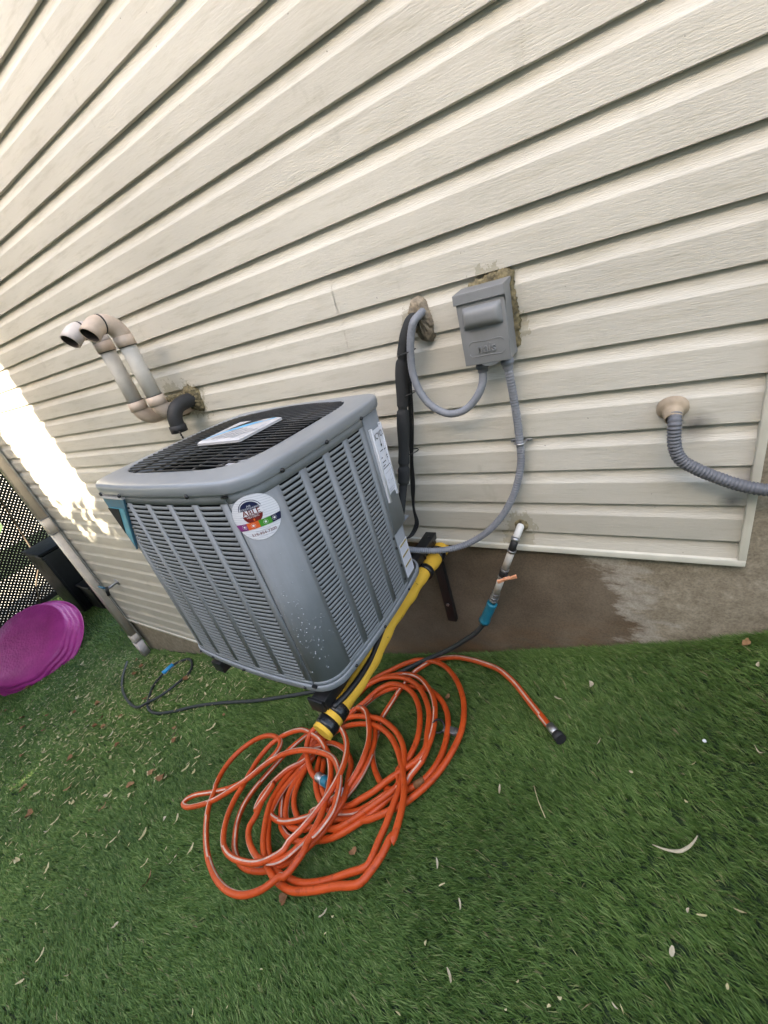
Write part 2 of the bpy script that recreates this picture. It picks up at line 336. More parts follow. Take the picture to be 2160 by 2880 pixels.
e_ = (X2 > -1.6); X = np.concatenate([X, X2[:26000]]); Y = np.concatenate([Y, Y2[:26000]-.002]); Z = np.concatenate([Z, np.interp(X2[:26000], _GX, _GZ)]); D = np.concatenate([D, np.hypot(X2[:26000], 1.6)])
nb = len(X); ex_ = nb-len(taz); taz, tti, trn = [np.concatenate([q, q[:ex_]]) for q in (taz, tti, trn)]
dk = np.zeros(nb)
ln = (rng.uniform(.015, .031, nb)+.012*(rng.uniform(size=nb) > .93)+.010*(Y > -.03))*(1+.10*(D-1.5)); wd = .0012*np.clip(D/1.6, .8, 4.0)*rng.uniform(.7, 1.3, nb)
az = math.pi + taz + rng.normal(0, .16, nb) + .30*np.sin(X*5+Y*3)+.2*np.sin(Y*7-X*2); tilt = np.clip(1.0+tti+rng.normal(0, .10, nb), .1, 1.35)
dx = np.cos(az); dy = np.sin(az); hx = np.sin(tilt); hz = np.cos(tilt)
bz = Z-.022
w0 = wd[:, None]; side = np.stack([-dy, dx, np.zeros(nb)], 1)
tw = rng.uniform(0, math.pi, nb); side = side*np.cos(tw)[:, None]*1.0 + np.stack([dx*hz, dy*hz, -hx], 1)*(np.sin(tw)*.5)[:, None]
B = np.stack([X, Y, bz], 1)
mid = B + np.stack([dx*hx*ln*.42, dy*hx*ln*.42, hz*ln*.60+.004], 1)
tip = B + np.stack([dx*hx*ln*1.05, dy*hx*ln*1.05, hz*ln*.92+.003], 1)
VV = np.empty((nb, 5, 3), np.float32)
VV[:, 0] = B-side*w0; VV[:, 1] = B+side*w0; VV[:, 2] = mid+side*w0*.9; VV[:, 3] = mid-side*w0*.9; VV[:, 4] = tip
nw = (B[:, 0] > -4.6)[:, None]; VV[:, :, 1] = np.where(nw, np.minimum(VV[:, :, 1], .018), VV[:, :, 1])
me = bpy.data.meshes.new('artificial_grass')
me.vertices.add(nb*5); me.vertices.foreach_set('co', VV.reshape(-1))
me.loops.add(nb*7); me.polygons.add(nb*2)
idx = np.arange(nb)[:, None]*5
li = np.concatenate([idx+np.array([[0, 1, 2, 3]]), idx+np.array([[3, 2, 4]])], 1).reshape(-1).astype(np.int32)
me.loops.foreach_set('vertex_index', li)
ls = (np.arange(nb)[:, None]*7+np.array([[0, 4]])).reshape(-1).astype(np.int32)
me.polygons.foreach_set('loop_start', ls); me.polygons.foreach_set('loop_total', np.tile([4, 3], nb).astype(np.int32))
me.update(calc_edges=True)
ra = me.attributes.new('rnd', 'FLOAT', 'POINT'); ra.data.foreach_set('value', np.repeat(np.clip(.55*trn+.45*rng.uniform(size=nb)+.03, 0, 1)**1.0, 5).astype(np.float32))
me.materials.append(M['blade'])
tf = bpy.data.objects.new('artificial_grass', me); COL.objects.link(tf)
tag(tf, 'dark green artificial grass sloping down along the house wall', 'grass', kind='stuff')

# ------------------------------------------------------------------ the house: vinyl boards, trim, concrete
EX = .1143
house = thing('house', 'cream vinyl sided house wall above a stained concrete foundation', 'house', (0, 0, 0))
prof = [(0.0, .012), (0.0, .0012), (.0012, 0.0), (.0705, .0006), (.0730, .0016), (.0785, .0050), (.0855, .0086), (.094, .0112), (.104, .0128), (.1143, .0133), (.119, .0133)]
smf = [False, True, False, True, True, True, True, True, True, False]
def board(k, x0, x1, dy=0.0):
    n = max(2, int((x1-x0)/.12)); V = []; F = []; S = []
    ph = random.uniform(0, 6); am = random.uniform(.0003, .0009)
    for i in range(n+1):
        x = x0+(x1-x0)*i/n; wv = am*math.sin(x*2.3+ph)+am*.6*math.sin(x*5.1+ph*2); zw = am*.9*math.sin(x*1.7+ph*3)
        for (z, y) in prof: V.append((x, y+dy+wv, k*EX+z+zw))
    m = len(prof)
    for i in range(n):
        for j in range(m-1): F.append((i*m+j, (i+1)*m+j, (i+1)*m+j+1, i*m+j+1)); S.append(smf[j])
    return mk('siding_board', V, F, M['siding'], house, sm=S)
XL, XR = -4.5, .224
for k in range(0, 27):
    if k in (10, 11): board(k, XL, -.231); board(k, -.246, XR, .0028)
    elif k in (6, 7): board(k, XL, -.84); board(k, -.855, XR, .0028)
    elif k in (2, 3): board(k, XL, -2.62); board(k, -2.635, XR, .0016)
    elif k in (14, 15): board(k, XL, -3.05); board(k, -3.065, XR, .0016)
    else: board(k, XL, XR)
XS = -2.05                                   # the siding steps down with the ground
for k in range(-12, 0): board(k, XL, XS)
# short first course over the starter strip on the right
m = MB(); 
pv = [(.0, .0163), (-.010, .0155), (-.022, .0134), (-.034, .0093), (-.046, .0040), (-.060, .0012)]
V = []; n = 20
for i in range(n+1):
    x = XS+(XR-XS)*i/n
    for z, y in pv: V.append((x, y, z+.002))
F = [(i*6+j, i*6+j+1, (i+1)*6+j+1, (i+1)*6+j) for i in range(n) for j in range(5)]
mk('siding_board', V, F, M['siding'], house, smooth=True)
def chan(name, a, b, parent=house, mat=M['trim']): return bbox(name, a, b, mat, parent, .0022)
chan('bottom_trim', (XS, -.0095, -.0785), (.2415, .024, -.0575))
chan('side_trim', (.2235, -.0098, -.0570), (.2418, .024, 3.1))
chan('step_trim', (XS, -.0095, -1.34), (XS+.018, .018, -.0790))
chan('bottom_trim', (XL, -.0095, -1.362), (XS+.018, .018, -1.341))
chan('corner_trim', (XL-.012, -.0125, -1.66), (XL+.075, -.0005, 3.1))
chan('corner_trim', (XL-.0135, -.012, -1.66), (XL-.0005, .09, 3.1))
# foundation (outer face a little behind the siding) and the body of the house
def slab(name, x0, x1, z1, y0=.012):
    xs = list(np.linspace(x0, x1, max(2, int((x1-x0)/.25)))); V = []
    for x in xs: V += [(x, y0, g(x)-.5), (x, y0, z1), (x, 1.2, z1), (x, 1.2, g(x)-.5)]
    F = []
    for i in range(len(xs)-1):
        for j in range(4): F.append((i*4+j, (i+1)*4+j, (i+1)*4+(j+1) % 4, i*4+(j+1) % 4))
    F += [(0, 1, 2, 3), tuple((len(xs)-1)*4+j for j in (3, 2, 1, 0))]
    return mk(name, V, F, M['concrete'], house)
slab('foundation_wall', XS+.02, 2.6, -.05, .0205)
slab('foundation_wall', XL+.02, XS+.02, -1.345, .0200)
bbox('foundation_pier', (.2420, .0210, -.6), (2.6, 1.0, 3.1), M['concrete'], house)
bbox('sheathing', (XL+.002, .026, -1.30), (XS, 5.0, 3.1), M['trim'], house)
bbox('sheathing', (XS, .0265, -.045), (.2419, 5.0, 3.1), M['trim'], house)

# ------------------------------------------------------------------ buildings across the side yard that shade it
def nbr(name, label, x0, x1, y0, y1, zb, h, wins):
    o = thing(name, label, 'house', ((x0+x1)/2, y1, zb)); cx = (x0+x1)/2
    def bb(nm, a, b, mat): 
        return bbox(nm, (a[0]-cx, a[1]-y1, a[2]-zb), (b[0]-cx, b[1]-y1, b[2]-zb), mat, o)
    bb('wall', (x0, y0, zb), (x1, y1, zb+h), M['nsiding'])
    zr = zb+h+2.2; ym = (y0+y1)/2; e = .0
    V = [(x0-cx-e, y0-y1-.3, h-.05), (x1-cx+e, y0-y1-.3, h-.05), (x1-cx+e, .0, h+.01), (x0-cx-e, .0, h+.01), (x0-cx-e, ym-y1, zr-zb), (x1-cx+e, ym-y1, zr-zb)]
    mk('roof', V, [(0, 1, 5, 4), (2, 3, 4, 5), (0, 4, 3), (1, 2, 5), (0, 3, 2, 1)], M['roof'], o)
    for (wx, wz) in wins:
        f = bb('window', (wx-.5, y1, wz), (wx+.5, y1+.04, wz+1.2), M['white'])
        p = bb('pane', (wx-.42, y1+.04, wz+.08), (wx+.42, y1+.045, wz+1.12), M['glass']); p.parent = f
    return o
NY = -6.6
nbr('neighbour_house', 'pale neighbouring house facing the side yard, out of view behind the camera', -3.40, 9.0, -16.6, NY, -2.2, 8.6, [(1, 3), (4, 3)])
nbr('neighbour_house', 'second pale house beyond the narrow gap, out of view behind the camera', -9.0, -4.17, -16.6, NY, -2.6, 9.0, [(-6.5, 3)])

# ------------------------------------------------------------------ condenser unit
AX, AY, AZ = -.944, -.765, 0.0
ac = thing('air_conditioner', 'grey louvered air conditioner condenser on black wall brackets', 'air conditioner', (AX, AY, AZ), rot=(-.030, 0, 0))
A_, B_, CR, SAG = .300, .2825, .070, .010
def plan():
    P = []; ns = 26; na = 12
    c = [(-A_, -B_), (A_, -B_), (A_, B_), (-A_, B_)]; dirs = [(1, 0), (0, 1), (-1, 0), (0, -1)]; lens = [2*A_, 2*B_, 2*A_, 2*B_]
    for k in range(4):
        cx, cy = c[k]; tx, ty = dirs[k]; nx, ny = ty, -tx; L = lens[k]
        for i in range(ns):
            q = CR+(L-2*CR)*i/(ns-1); u = 2*i/(ns-1)-1; o = SAG*(1-u*u)
            P.append((cx+tx*q+nx*o, cy+ty*q+ny*o))
        ex, ey = c[(k+1) % 4]; t2 = dirs[(k+1) % 4]; ccx = ex-tx*CR+t2[0]*CR; ccy = ey-ty*CR+t2[1]*CR; a0 = math.atan2(ny, nx)
        for i in range(1, na):
            a = a0+math.pi/2*i/na; P.append((ccx+CR*math.cos(a), ccy+CR*math.sin(a)))
    return np.array(P)
PL = plan()
for _ in range(3): PL = .25*np.roll(PL, 1, 0)+.5*PL+.25*np.roll(PL, -1, 0)
PL[:, 1] += B_                                   # local origin at the front face
seg = np.linalg.norm(np.roll(PL, -1, 0)-PL, axis=1); S_ = np.concatenate([[0], np.cumsum(seg)]); PER = S_[-1]
PX = np.concatenate([PL[:, 0], PL[:1, 0]]); PY = np.concatenate([PL[:, 1], PL[:1, 1]])
S0 = S_[25]                                      # end of the flat front, start of the front-right corner
def at(s, z, off=0.0):
    q = (s+S0) % PER; x = np.interp(q, S_, PX); y = np.interp(q, S_, PY); e = .004
    tx = np.interp((q+e) % PER, S_, PX)-np.interp((q-e) % PER, S_, PX); ty = np.interp((q+e) % PER, S_, PY)-np.interp((q-e) % PER, S_, PY)
    L = math.hypot(tx, ty); return (float(x+ty/L*off), float(y-tx/L*off), z), (tx/L, ty/L)
def patch(mb, s0, s1, z0, z1, off=0.0, i=0, ns=None, nz=1):
    ns = ns or max(1, int(abs(s1-s0)/.012)); V = []; F = []
    for j in range(nz+1):
        for k in range(ns+1): V.append(at(s0+(s1-s0)*k/ns, z0+(z1-z0)*j/nz, off)[0])
    for j in range(nz):
        for k in range(ns): a = j*(ns+1)+k; F.append((a, a+1, a+ns+2, a+ns+1))
    mb.add(V, F, i, True)
def plate(mb, s0, s1, z0, z1, off, th, i=0):
    """a thin sheet with edges, following the skin"""
    ns = max(1, int(abs(s1-s0)/.012)); V = []; F = []
    for (z, o) in ((z0, off-th), (z0, off), (z1, off), (z1, off-th)):
        for k in range(ns+1): V.append(at(s0+(s1-s0)*k/ns, z, o)[0])
    n1 = ns+1
    for r in range(3):
        for k in range(ns): a = r*n1+k; F.append((a, a+1, a+n1+1, a+n1))
    F.append((0, n1, 2*n1, 3*n1)); F.append((ns+3*n1, ns+2*n1, ns+n1, ns))
    b0 = len(mb.V); mb.V += V
    for q, f in enumerate(F): mb.F.append([a+b0 for a in f]); mb.I.append(i); mb.S.append(ns <= q < 2*ns)
ZB, ZT = .016, .572; P0, P1 = .030, .560; PIT = .01275; NR = int((P1-P0)/PIT); P1 = P0+NR*PIT
LARC = math.pi/2*CR
fcol = [(-.010-.0900*i-.0710, -.010-.0900*i) for i in range(6)]
rcol = [(LARC+.020+.0845*i, LARC+.020+.0845*i+.0630) for i in range(4)]
s_seam = .012; s_svc = LARC+.362; s_rear = LARC+.430; s_end = LARC+.60; s_left = -.64
# front panel frame
mb = MB(); plate(mb, s_left, s_seam-.0022, P1, ZT+.01, 0, .003); plate(mb, s_left, s_seam-.0022, ZB, P0, 0, .003)
ed = [(s_left, fcol[5][0])] + [(fcol[i+1][1], fcol[i][0]) for i in range(4, -1, -1)] + [(fcol[0][1], s_seam-.0022)]
for a, b_ in ed: plate(mb, a, b_, P0, P1, 0, .003)
fp = mb.build('front_panel', M['grey'], ac)
mb = MB(); plate(mb, s_seam+.0022, s_svc-.001, P1, ZT+.01, .0005, .003); plate(mb, s_seam+.0022, s_svc-.001, ZB, P0, .0005, .003)
plate(mb, s_seam+.0022, rcol[0][0], P0, P1, .0005, .003)
for i in range(3): plate(mb, rcol[i][1], rcol[i+1][0], P0, P1, .0005, .003)
plate(mb, rcol[3][1], s_svc-.001, P0, P1, .0005, .003)
sp_ = mb.build('side_panel', M['grey'], ac)
# dark coil behind the louvers
mb = MB(); patch(mb, s_left-.02, s_end, ZB, ZT, -.016); patch(mb, s_end, s_left-.02+PER, .0, ZT, -.002); mb.build('coil', M['inside'], ac)
mb = MB(); mb.add([at(PER*k/90, .012, -.01)[0] for k in range(90)], [list(range(90))[::-1]]); mb.build('floor_plate', M['black'], ac)
# louver blades
def blade_verts(w):
    us = [0, .035, .10, .5, .90, .965, 1]; h = PIT
    out = []
    for u in us:
        e = 1.0 if .04 < u < .96 else (0.0 if u in (0, 1) else .7)
        top = .5*h-(.5-.11)*h*e
        out += [(u*w, -.0012*e, top), (u*w, -.0001*e, top*.35-.12*h), (u*w, .0012*e, -.43*h), (u*w, -.0026*e-.0006, -.5*h)]
    F = [(a*4+j, a*4+j+1, (a+1)*4+j+1, (a+1)*4+j) for a in range(6) for j in range(3)]
    return out, F
def louvers(cols, panel, base):
    for (a, b_) in cols:
        w_ = b_-a; V, F = blade_verts(w_); p, tg = at((a+b_)/2, 0, base); ang = math.atan2(tg[1], tg[0])
        me = bpy.data.meshes.new('louver'); me.from_pydata([(x-w_/2, -y, z) for x, y, z in V], [], [f[::-1] for f in F]); me.materials.append(M['grey']); me.polygons.foreach_set('use_smooth', [True]*len(F))
        for r_ in range(NR):
            o = bpy.data.objects.new('louver', me); COL.objects.link(o); o.parent = panel; o.location = (p[0], p[1], P0+PIT*(r_+.5)); o.rotation_euler = (0, 0, ang)
louvers(rcol, sp_, .0005)
louvers(fcol[:2], fp, 0.0)
louvers(fcol[2:3], fp, 0.0) if NR*7 <= 290 else None
far = fcol[2:] if NR*7 > 290 else fcol[3:]
mb = MB()
for (a, b_) in far:
    V, F = blade_verts(b_-a)
    for r_ in range(NR):
        zc = P0+PIT*(r_+.5); mb.add([at(a+x, zc+z, y)[0] for x, y, z in V], F, 0, True)
o = mb.build('louver_field', M['grey'], ac); o['kind'] = 'stuff'; o.parent = fp
# service cover, rear edge, base pan
mb = MB(); plate(mb, s_svc, s_rear+.105, .205, ZT+.01, .0012, .003); plate(mb, s_svc, s_rear-.002, ZB, .203, -.0005, .003)
mb.build('service_cover', M['grey'], ac)
p1 = at(s_rear-.002, 0)[0]
mb = MB(); mb.box((p1[0]-.09, p1[1]-.003, ZB), (p1[0]-.001, p1[1], .205)); mb.build('valve_plate', M['grey'], ac)
mb = MB(); mb.box((p1[0]-.09, p1[1], .2035), (p1[0]-.002, p1[1]+.055, .2055)); mb.build('valve_shelf', M['grey'], ac)
def ring(mb, prof, n=140, i=0, s0=0, s1=None):
    V = []; F = []
    for (off, z) in prof:
        for k in range(n): V.append(at(PER*k/n, z, off)[0])
    for r in range(len(prof)-1):
        for k in range(n): F.append((r*n+k, r*n+(k+1) % n, (r+1)*n+(k+1) % n, (r+1)*n+k))
    mb.add(V, F, i, True)
mb = MB(); ring(mb, [(-.02, -.006), (.000, -.006), (.0035, -.003), (.0042, .012), (.0035, .0155), (-.004, .016)]); mb.build('base_pan', M['grey'], ac)
# top cap: rolled edge, flat shoulder, opening for the grille
mb = MB(); n = 160; V = []; F = []
outer = [(-.004, .576), (.0075, .5765), (.0092, .579), (.0102, .596), (.0092, .6010), (.0062, .6045), (.0005, .6058), (-.018, .6075)]
for off, z in outer:
    for k in range(n): V.append(at(PER*k/n, z, off)[0])
GCX, GCY, GA, GB = -.012, .291, .253, .241
def inner(k, z, sc_=1.0):
    p, _ = at(PER*k/n, 0); a = math.atan2((p[1]-B_)/B_, p[0]/A_); e = 5.0
    c, s = math.cos(a), math.sin(a); r = (abs(c)**e+abs(s)**e)**(-1/e)
    return (GCX+GA*sc_*r*c, GCY+GB*sc_*r*s, z)
for sc_, z in ((1.05, .6085), (1.012, .6090), (1.0, .6075), (.998, .56)):
    for k in range(n): V.append(inner(k, z, sc_))
nr = len(outer)+4
for r in range(nr-1):
    for k in range(n): F.append((r*n+k, r*n+(k+1) % n, (r+1)*n+(k+1) % n, (r+1)*n+k))
mk('top_cap', V, F, M['greycap'], ac, smooth=True)
# wire grille
def gx_at(yv, e=5.0): 
    q = 1-abs((yv-GCY)/(GB*.998))**e; return GA*.998*max(0, q)**(1/e)
NB = 28
me0 = None
for i in range(NB):
    yv = GCY-GB*.985+2*GB*.985*i/(NB-1); hx_ = gx_at(yv)
    if hx_ < .05: continue
    me_ = MB(); zc = .6075+.006*(1-((yv-GCY)/GB)**2)
    me_.tube([(GCX-hx_, yv, zc-.003), (GCX-hx_*.6, yv, zc+.0005), (GCX, yv, zc+.002), (GCX+hx_*.6, yv, zc+.0005), (GCX+hx_, yv, zc-.003)], .0019, 6)
    me_.build('grille_wire', M['wire'], ac)
for xv in (-.17, -.085, 0, .085, .17):
    me_ = MB(); hy = GB*.99; me_.tube([(GCX+xv, GCY-hy+.01, .6035), (GCX+xv, GCY, .609), (GCX+xv, GCY+hy-.01, .6035)], .0028, 6); me_.build('grille_brace', M['wire'], ac)
# fan below the grille
fan = MB(); V, F = lathe([(.0, .53), (.06, .53), (.066, .525), (.066, .44), (.0, .44)], 24, Matrix.Translation((GCX, GCY, 0))); fan.add(V, F, 0, True); fan.build('fan_motor', M['black'], ac)
for q in range(3):
    V = []; 
    for i in range(7):
        rr = .05+.15*i/6
        for j, (da, dz) in enumerate(((-.5, -.02), (0, .0), (.5, .02))):
            a = 2*math.pi*q/3+.5+da*(1.2-.4*i/6); V.append((GCX+rr*math.cos(a), GCY+rr*math.sin(a), .49+dz))
    mk('fan_blade', V, [(i*3+j, i*3+j+1, i*3+j+4, i*3+j+3) for i in range(6) for j in range(2)], M['steel'], ac, smooth=True)
mk('paper_slip', [(.09, .075, .590), (.205, .105, .592), (.175, .165, .586), (.10, .14, .585)], [(0, 1, 2, 3)], M['white'], ac)
# top badge: silver plate with a blue sweep and a dark arc
bx0, bx1, by0, by1, bz = -.064, .104, .192, .352, .617
mb = MB(); ch = .012
def badge_ring(z, q): return [(bx0+q, by0+q, z), (bx1-q, by0+q, z), (bx1-q, by1-q, z), (bx0+q, by1-q, z)]
V = badge_ring(bz, 0)+badge_ring(bz+.006, .0)+badge_ring(bz+.010, .006)
F = [(0, 1, 5, 4), (1, 2, 6, 5), (2, 3, 7, 6), (3, 0, 4, 7), (4, 5, 9, 8), (5, 6, 10, 9), (6, 7, 11, 10), (7, 4, 8, 11), (8, 9, 10, 11)]
mb.add(V, F); bd = mb.build('badge', M['badge'], ac)
def arcband(z, f0, f1, n=20):
    V = []; 
    for k in range(n+1):
        u = k/n; x = bx0+.008+(bx1-bx0-.016)*u; V += [(x, f0(u), z), (x, f1(u), z)]
    return V, [(2*k, 2*k+2, 2*k+3, 2*k+1) for k in range(n)]
yl = lambda u: by0+.010+(by1-by0-.02)*(u**.75)
V, F = arcband(bz+.0106, lambda u: yl(u), lambda u: min(by1-.008, yl(u)+.034*math.sin(math.pi*min(1, u*1.15+.06))**.8 if u < .85 else yl(u)+.012)); mk('blue_sweep', V, F, M['sky'], bd)
V, F = arcband(bz+.0110, lambda u: yl(.15+.6*u)+.034, lambda u: min(by1-.006, yl(.15+.6*u)+.034+.045*math.sin(math.pi*u))); V = [(bx0+.008+.6*(x-bx0-.008)+.02, y, z) for x, y, z in V]; mk('dark_arc', V, F, M['inside'], bd)
for q in range(4):
    y0_ = by0+.018+q*.0; x0_ = bx0+.045+q*.026
    V = [(x0_, by0+.012, bz+.0105), (x0_+.004, by0+.012, bz+.0120), (x0_+.050, by0+.085-q*.006, bz+.0120), (x0_+.046, by0+.085-q*.006, bz+.0105)]
    mk('badge_rib', V, [(0, 1, 2, 3)], M['badge'], bd)
# triangular corner badge on the front panel
def tri(mb, pts, off, th, i=0):
    n = 10; (a, b_, c) = pts; V = []; F = []
    for lay in (off, off-th):
        for k in range(n+1):
            u = k/n; l = (a[0]+(c[0]-a[0])*u, a[1]+(c[1]-a[1])*u); r = (b_[0]+(c[0]-b_[0])*u, b_[1]+(c[1]-b_[1])*u)
            V += [flat(l[0], l[1], lay)[0], flat((l[0]+r[0])/2, (l[1]+r[1])/2, lay)[0], flat(r[0], r[1], lay)[0]]
    h = 3*(n+1)
    for k in range(n):
        F += [(3*k, 3*k+3, 3*k+4, 3*k+1), (3*k+1, 3*k+4, 3*k+5, 3*k+2), (3*k+2, 3*k+5, h+3*k+5, h+3*k+2), (3*k+3, 3*k, h+3*k, h+3*k+3)]
    F += [(0, 1, h+1, h), (1, 2, h+2, h+1)]
    mb.add(V, F, i)
sA, sB = -.452, -.366; za, zb_ = .566, .412
_o, _t = at(-.400, 0.0); _n = (_t[1], -_t[0])
def flat(s, z, off): return ((_o[0]+_t[0]*(s+.40)+_n[0]*off, _o[1]+_t[1]*(s+.40)+_n[1]*off, z), _t)
mb = MB(); tri(mb, [(sA-.035, za), (sB, za), (sA-.020, zb_-.01)], .005, .005); cb = mb.build('corner_badge', M['dkblue'], ac)
mb = MB(); tri(mb, [(sA-.026, za-.028), (sB-.025, za-.028), (sA-.012, zb_+.004)], .0062, .001); mb.build('teal_field', M['tealp'], cb)
mb = MB(); tri(mb, [(sA-.033, za-.030), (sA+.030, za-.030), (sA-.020, zb_+.045)], .0074, .001); mb.build('dark_field', M['inside'], cb)
mb = MB(); mb.add([flat(a, z, o)[0] for o in (.0078, .0) for (a, z) in ((sA-.035, za), (sB+.004, za), (sB+.004, za+.006), (sA-.035, za+.006))], [(0, 1, 2, 3), (0, 4, 5, 1), (1, 5, 6, 2), (2, 6, 7, 3)]); mb.build('badge_rim', M['badge'], cb)
# screws
def screw(s, z, r=.0048, off=.009):
    p, tg = at(s, z, off); nrm = (tg[1], -tg[0], 0); V, F = lathe([(r, -.001), (r, .002), (r*.75, .0042), (0, .0048)], 12, axis_to(p, nrm)); mk('screw', V, F, M['black'], ac, smooth=True)
for s in (-.47, -.36, -.085, LARC+.035, LARC+.185, LARC+.345): screw(s, .5785, .0052, .0095)
for s in (-.02, -.25, -.40, -.47, LARC+.03, LARC+.18, LARC+.35): screw(s, .006, .0045, .004)
for z in (.20, .165, .10, .048): screw(s_svc-.012, z, .0045, .0)
mb = MB(); mb.box((-.004, -.004, 0), (.010, .003, .004)); p = at(s_seam, .568, .003)[0]; o = mb.build('clip', M['black'], ac); o.location = p
mb = MB(); mb.box((-.004, -.004, 0), (.010, .003, .005)); p = at(s_seam, .014, .003)[0]; o = mb.build('clip', M['black'], ac); o.location = p
# flat print laid on the skin ------------------------------------------------
def text_mesh(txt, size):
    cu = bpy.data.curves.new('lettering', 'FONT'); cu.body = txt; cu.size = size; cu.align_x = 'CENTER'; cu.align_y = 'CENTER'; cu.resolution_u = 2
    ob = bpy.data.objects.new('lettering', cu); COL.objects.link(ob); dg = bpy.context.evaluated_depsgraph_get(); me = bpy.data.meshes.new_from_object(ob.evaluated_get(dg))
    V = [tuple(v.co) for v in me.vertices]; F = [tuple(p.vertices) for p in me.polygons]; bpy.data.objects.remove(ob); bpy.data.meshes.remove(me); return V, F
def print_on(name, V, F, s, z, off, mat, parent, rot=0.0, bold=1.0):
    c, s_ = math.cos(rot), math.sin(rot)
    VV = [at(s+(x*c-y*s_)*bold, z+x*s_+y*c, off)[0] for x, y, *_ in V]
    return mk(name, VV, F, mat, parent)
def grid_poly(fn, n=24, m=24):
    V = []; F = []
    for i in range(n+1):
        for j in range(m+1): V.append(fn(i/n, j/m))
    for i in range(n):
        for j in range(m): a = i*(m+1)+j; F.append((a, a+m+1, a+m+2, a+1))
    return V, F
def disc(R, r0=0.0, a0=0, a1=2*math.pi, n=48):
    return grid_poly(lambda u, v: ((r0+(R-r0)*v)*math.cos(a0+(a1-a0)*u), (r0+(R-r0)*v)*math.sin(a0+(a1-a0)*u)), n, 6)
SR = .0510; ss, sz = .0590, .5120
V, F = disc(SR); st = print_on('sticker', V, F, ss, sz, .0012, M['white'], ac)
for q in range(19):
    c = -SR+.004+2*SR*q/19; hw = math.sqrt(max(0, (SR*.985)**2-c*c))
    V, F = grid_poly(lambda u, v: (-hw+2*hw*u, c+.0008*v), 24, 1); print_on('pinstripe', V, F, ss, sz, .0014, M['line'], st, -.16)
LR = .0205; lx, lz = -.006, .0150
V, F = disc(LR, 0, .12, math.pi-.12); print_on('emblem_top', V, F, ss+lx, sz+lz+.003, .0017, M['navy'], st)
V, F = disc(LR+.0035, LR+.0022, .25, math.pi-.1); print_on('emblem_ring', V, F, ss+lx, sz+lz+.003, .0017, M['navy'], st)
V, F = disc(LR, 0, math.pi+.12, 2*math.pi-.12); print_on('emblem_base', V, F, ss+lx, sz+lz-.005, .0017, M['maroon'], st)
V, F = grid_poly(lambda u, v: (-LR*1.1+2.2*LR*u, -.0062+.0124*v), 20, 2); print_on('emblem_band', V, F, ss+lx, sz+lz-.001, .0019, M['white'], st)
for zz in (.0054, -.0074):
    V, F = grid_poly(lambda u, v: (-.030+.060*u, zz+(.0007*math.sin(math.pi*u))*v), 24, 1); print_on('emblem_rule', V, F, ss+lx, sz+lz-.001+.001, .0021, M['navy'], st)
V, F = text_mesh('ABLE', .0165)
for dx_ in (-.0003, .0003): print_on('lettering', V, F, ss+lx+dx_, sz+lz-.001, .0022+abs(dx_), M['maroon'], st)
V, F = text_mesh('AIR', .0060); print_on('lettering', V, F, ss+lx, sz+lz+.0138, .0022, M['white'], st)
V, F = text_mesh('CONDITIONING', .0052); print_on('lettering', V, F, ss+lx, sz+lz+.0085, .0022, M['white'], st)
V, F = text_mesh('HEATING', .0060); print_on('lettering', V, F, ss+lx, sz+lz-.0105, .0022, M['white'], st)
V, F = disc(.0022, 0, 0, 2*math.pi, 12); print_on('flame', [(x*.8, y*1.3) for x, y in V], F, ss+lx, sz+lz-.0172, .0022, M['oran'], st)
cols_ = ['purple', 'oran', 'green', 'navy']
for q in range(4):
    xa = -SR+2*SR*q/4; xb = xa+SR/2
    def fn(u, v):
        x = xa+(xb-xa)*u; hi = math.sqrt(max(0, (SR*.99)**2-x*x)); return (x, max(-hi, min(hi, -.0245+.0155*v+.0022*math.cos(x/SR*1.5))))
    V, F = grid_poly(fn, 12, 2); print_on('colour_tile', V, F, ss, sz, .0018, M[cols_[q]], st)
    xm = (xa+xb)/2*(.94 if q in (0, 3) else 1); xm += .004 if q == 0 else (-.004 if q == 3 else 0)
    V, F = disc(.0050, .0046, 0, 2*math.pi, 24); print_on('icon_ring', V, F, ss+xm, sz-.0148, .0021, M['white'], st)
    V, F = disc(.0024, 0, 0, 2*math.pi, 12 if q else 5); print_on('icon', V, F, ss+xm, sz-.0148, .0021, M['white'], st)
V, F = text_mesh('519-954-7300', .0092); print_on('lettering', V, F, ss+.002, sz-.0365, .0021, M['maroon'], st)
V, F = grid_poly(lambda u, v: (-.015+.030*u, .0012*v), 10, 1); print_on('emblem_rule', V, F, ss+.002, sz-.0306, .0021, M['line'], st)
V, F = grid_poly(lambda u, v: (-.016+.032*u, .0009*v), 10, 1); print_on('emblem_rule', V, F, ss+.004, sz-.0435, .0021, M['line'], st)
# paper in its sleeve on the service cover
ps, pz, pw, ph = s_svc+.0505, .424, .0640, .208
def sleeve(u, v):
    bow = .006*math.sin(math.pi*u)*(v if v < .1 else 1)*.6
    return (ps-pw/2+pw*u, pz-ph/2+ph*v - .006*math.sin(math.pi*u)*(0 if v > .5 else 1)*0 + (.008*math.sin(math.pi*u) if v < .02 else 0), .004+bow)
V = []; F = []; n_, m_ = 12, 20
for i in range(n_+1):
    for j in range(m_+1):
        a, b_, o_ = sleeve(i/n_, j/m_); V.append(at(a, b_, o_)[0])
F = [(i*(m_+1)+j, (i+1)*(m_+1)+j, (i+1)*(m_+1)+j+1, i*(m_+1)+j+1) for i in range(n_) for j in range(m_)]
pap = mk('label_sheet', V, F, M['paper'], ac, smooth=True)
for a, b_ in ((-pw/2-.003, -pw/2+.006), (pw/2-.006, pw/2+.003)):
    mb = MB(); plate(mb, ps+a, ps+b_, pz-ph/2-.012, pz+ph/2+.006, .0085, .008); mb.build('sleeve_rail', M['white'], pap)
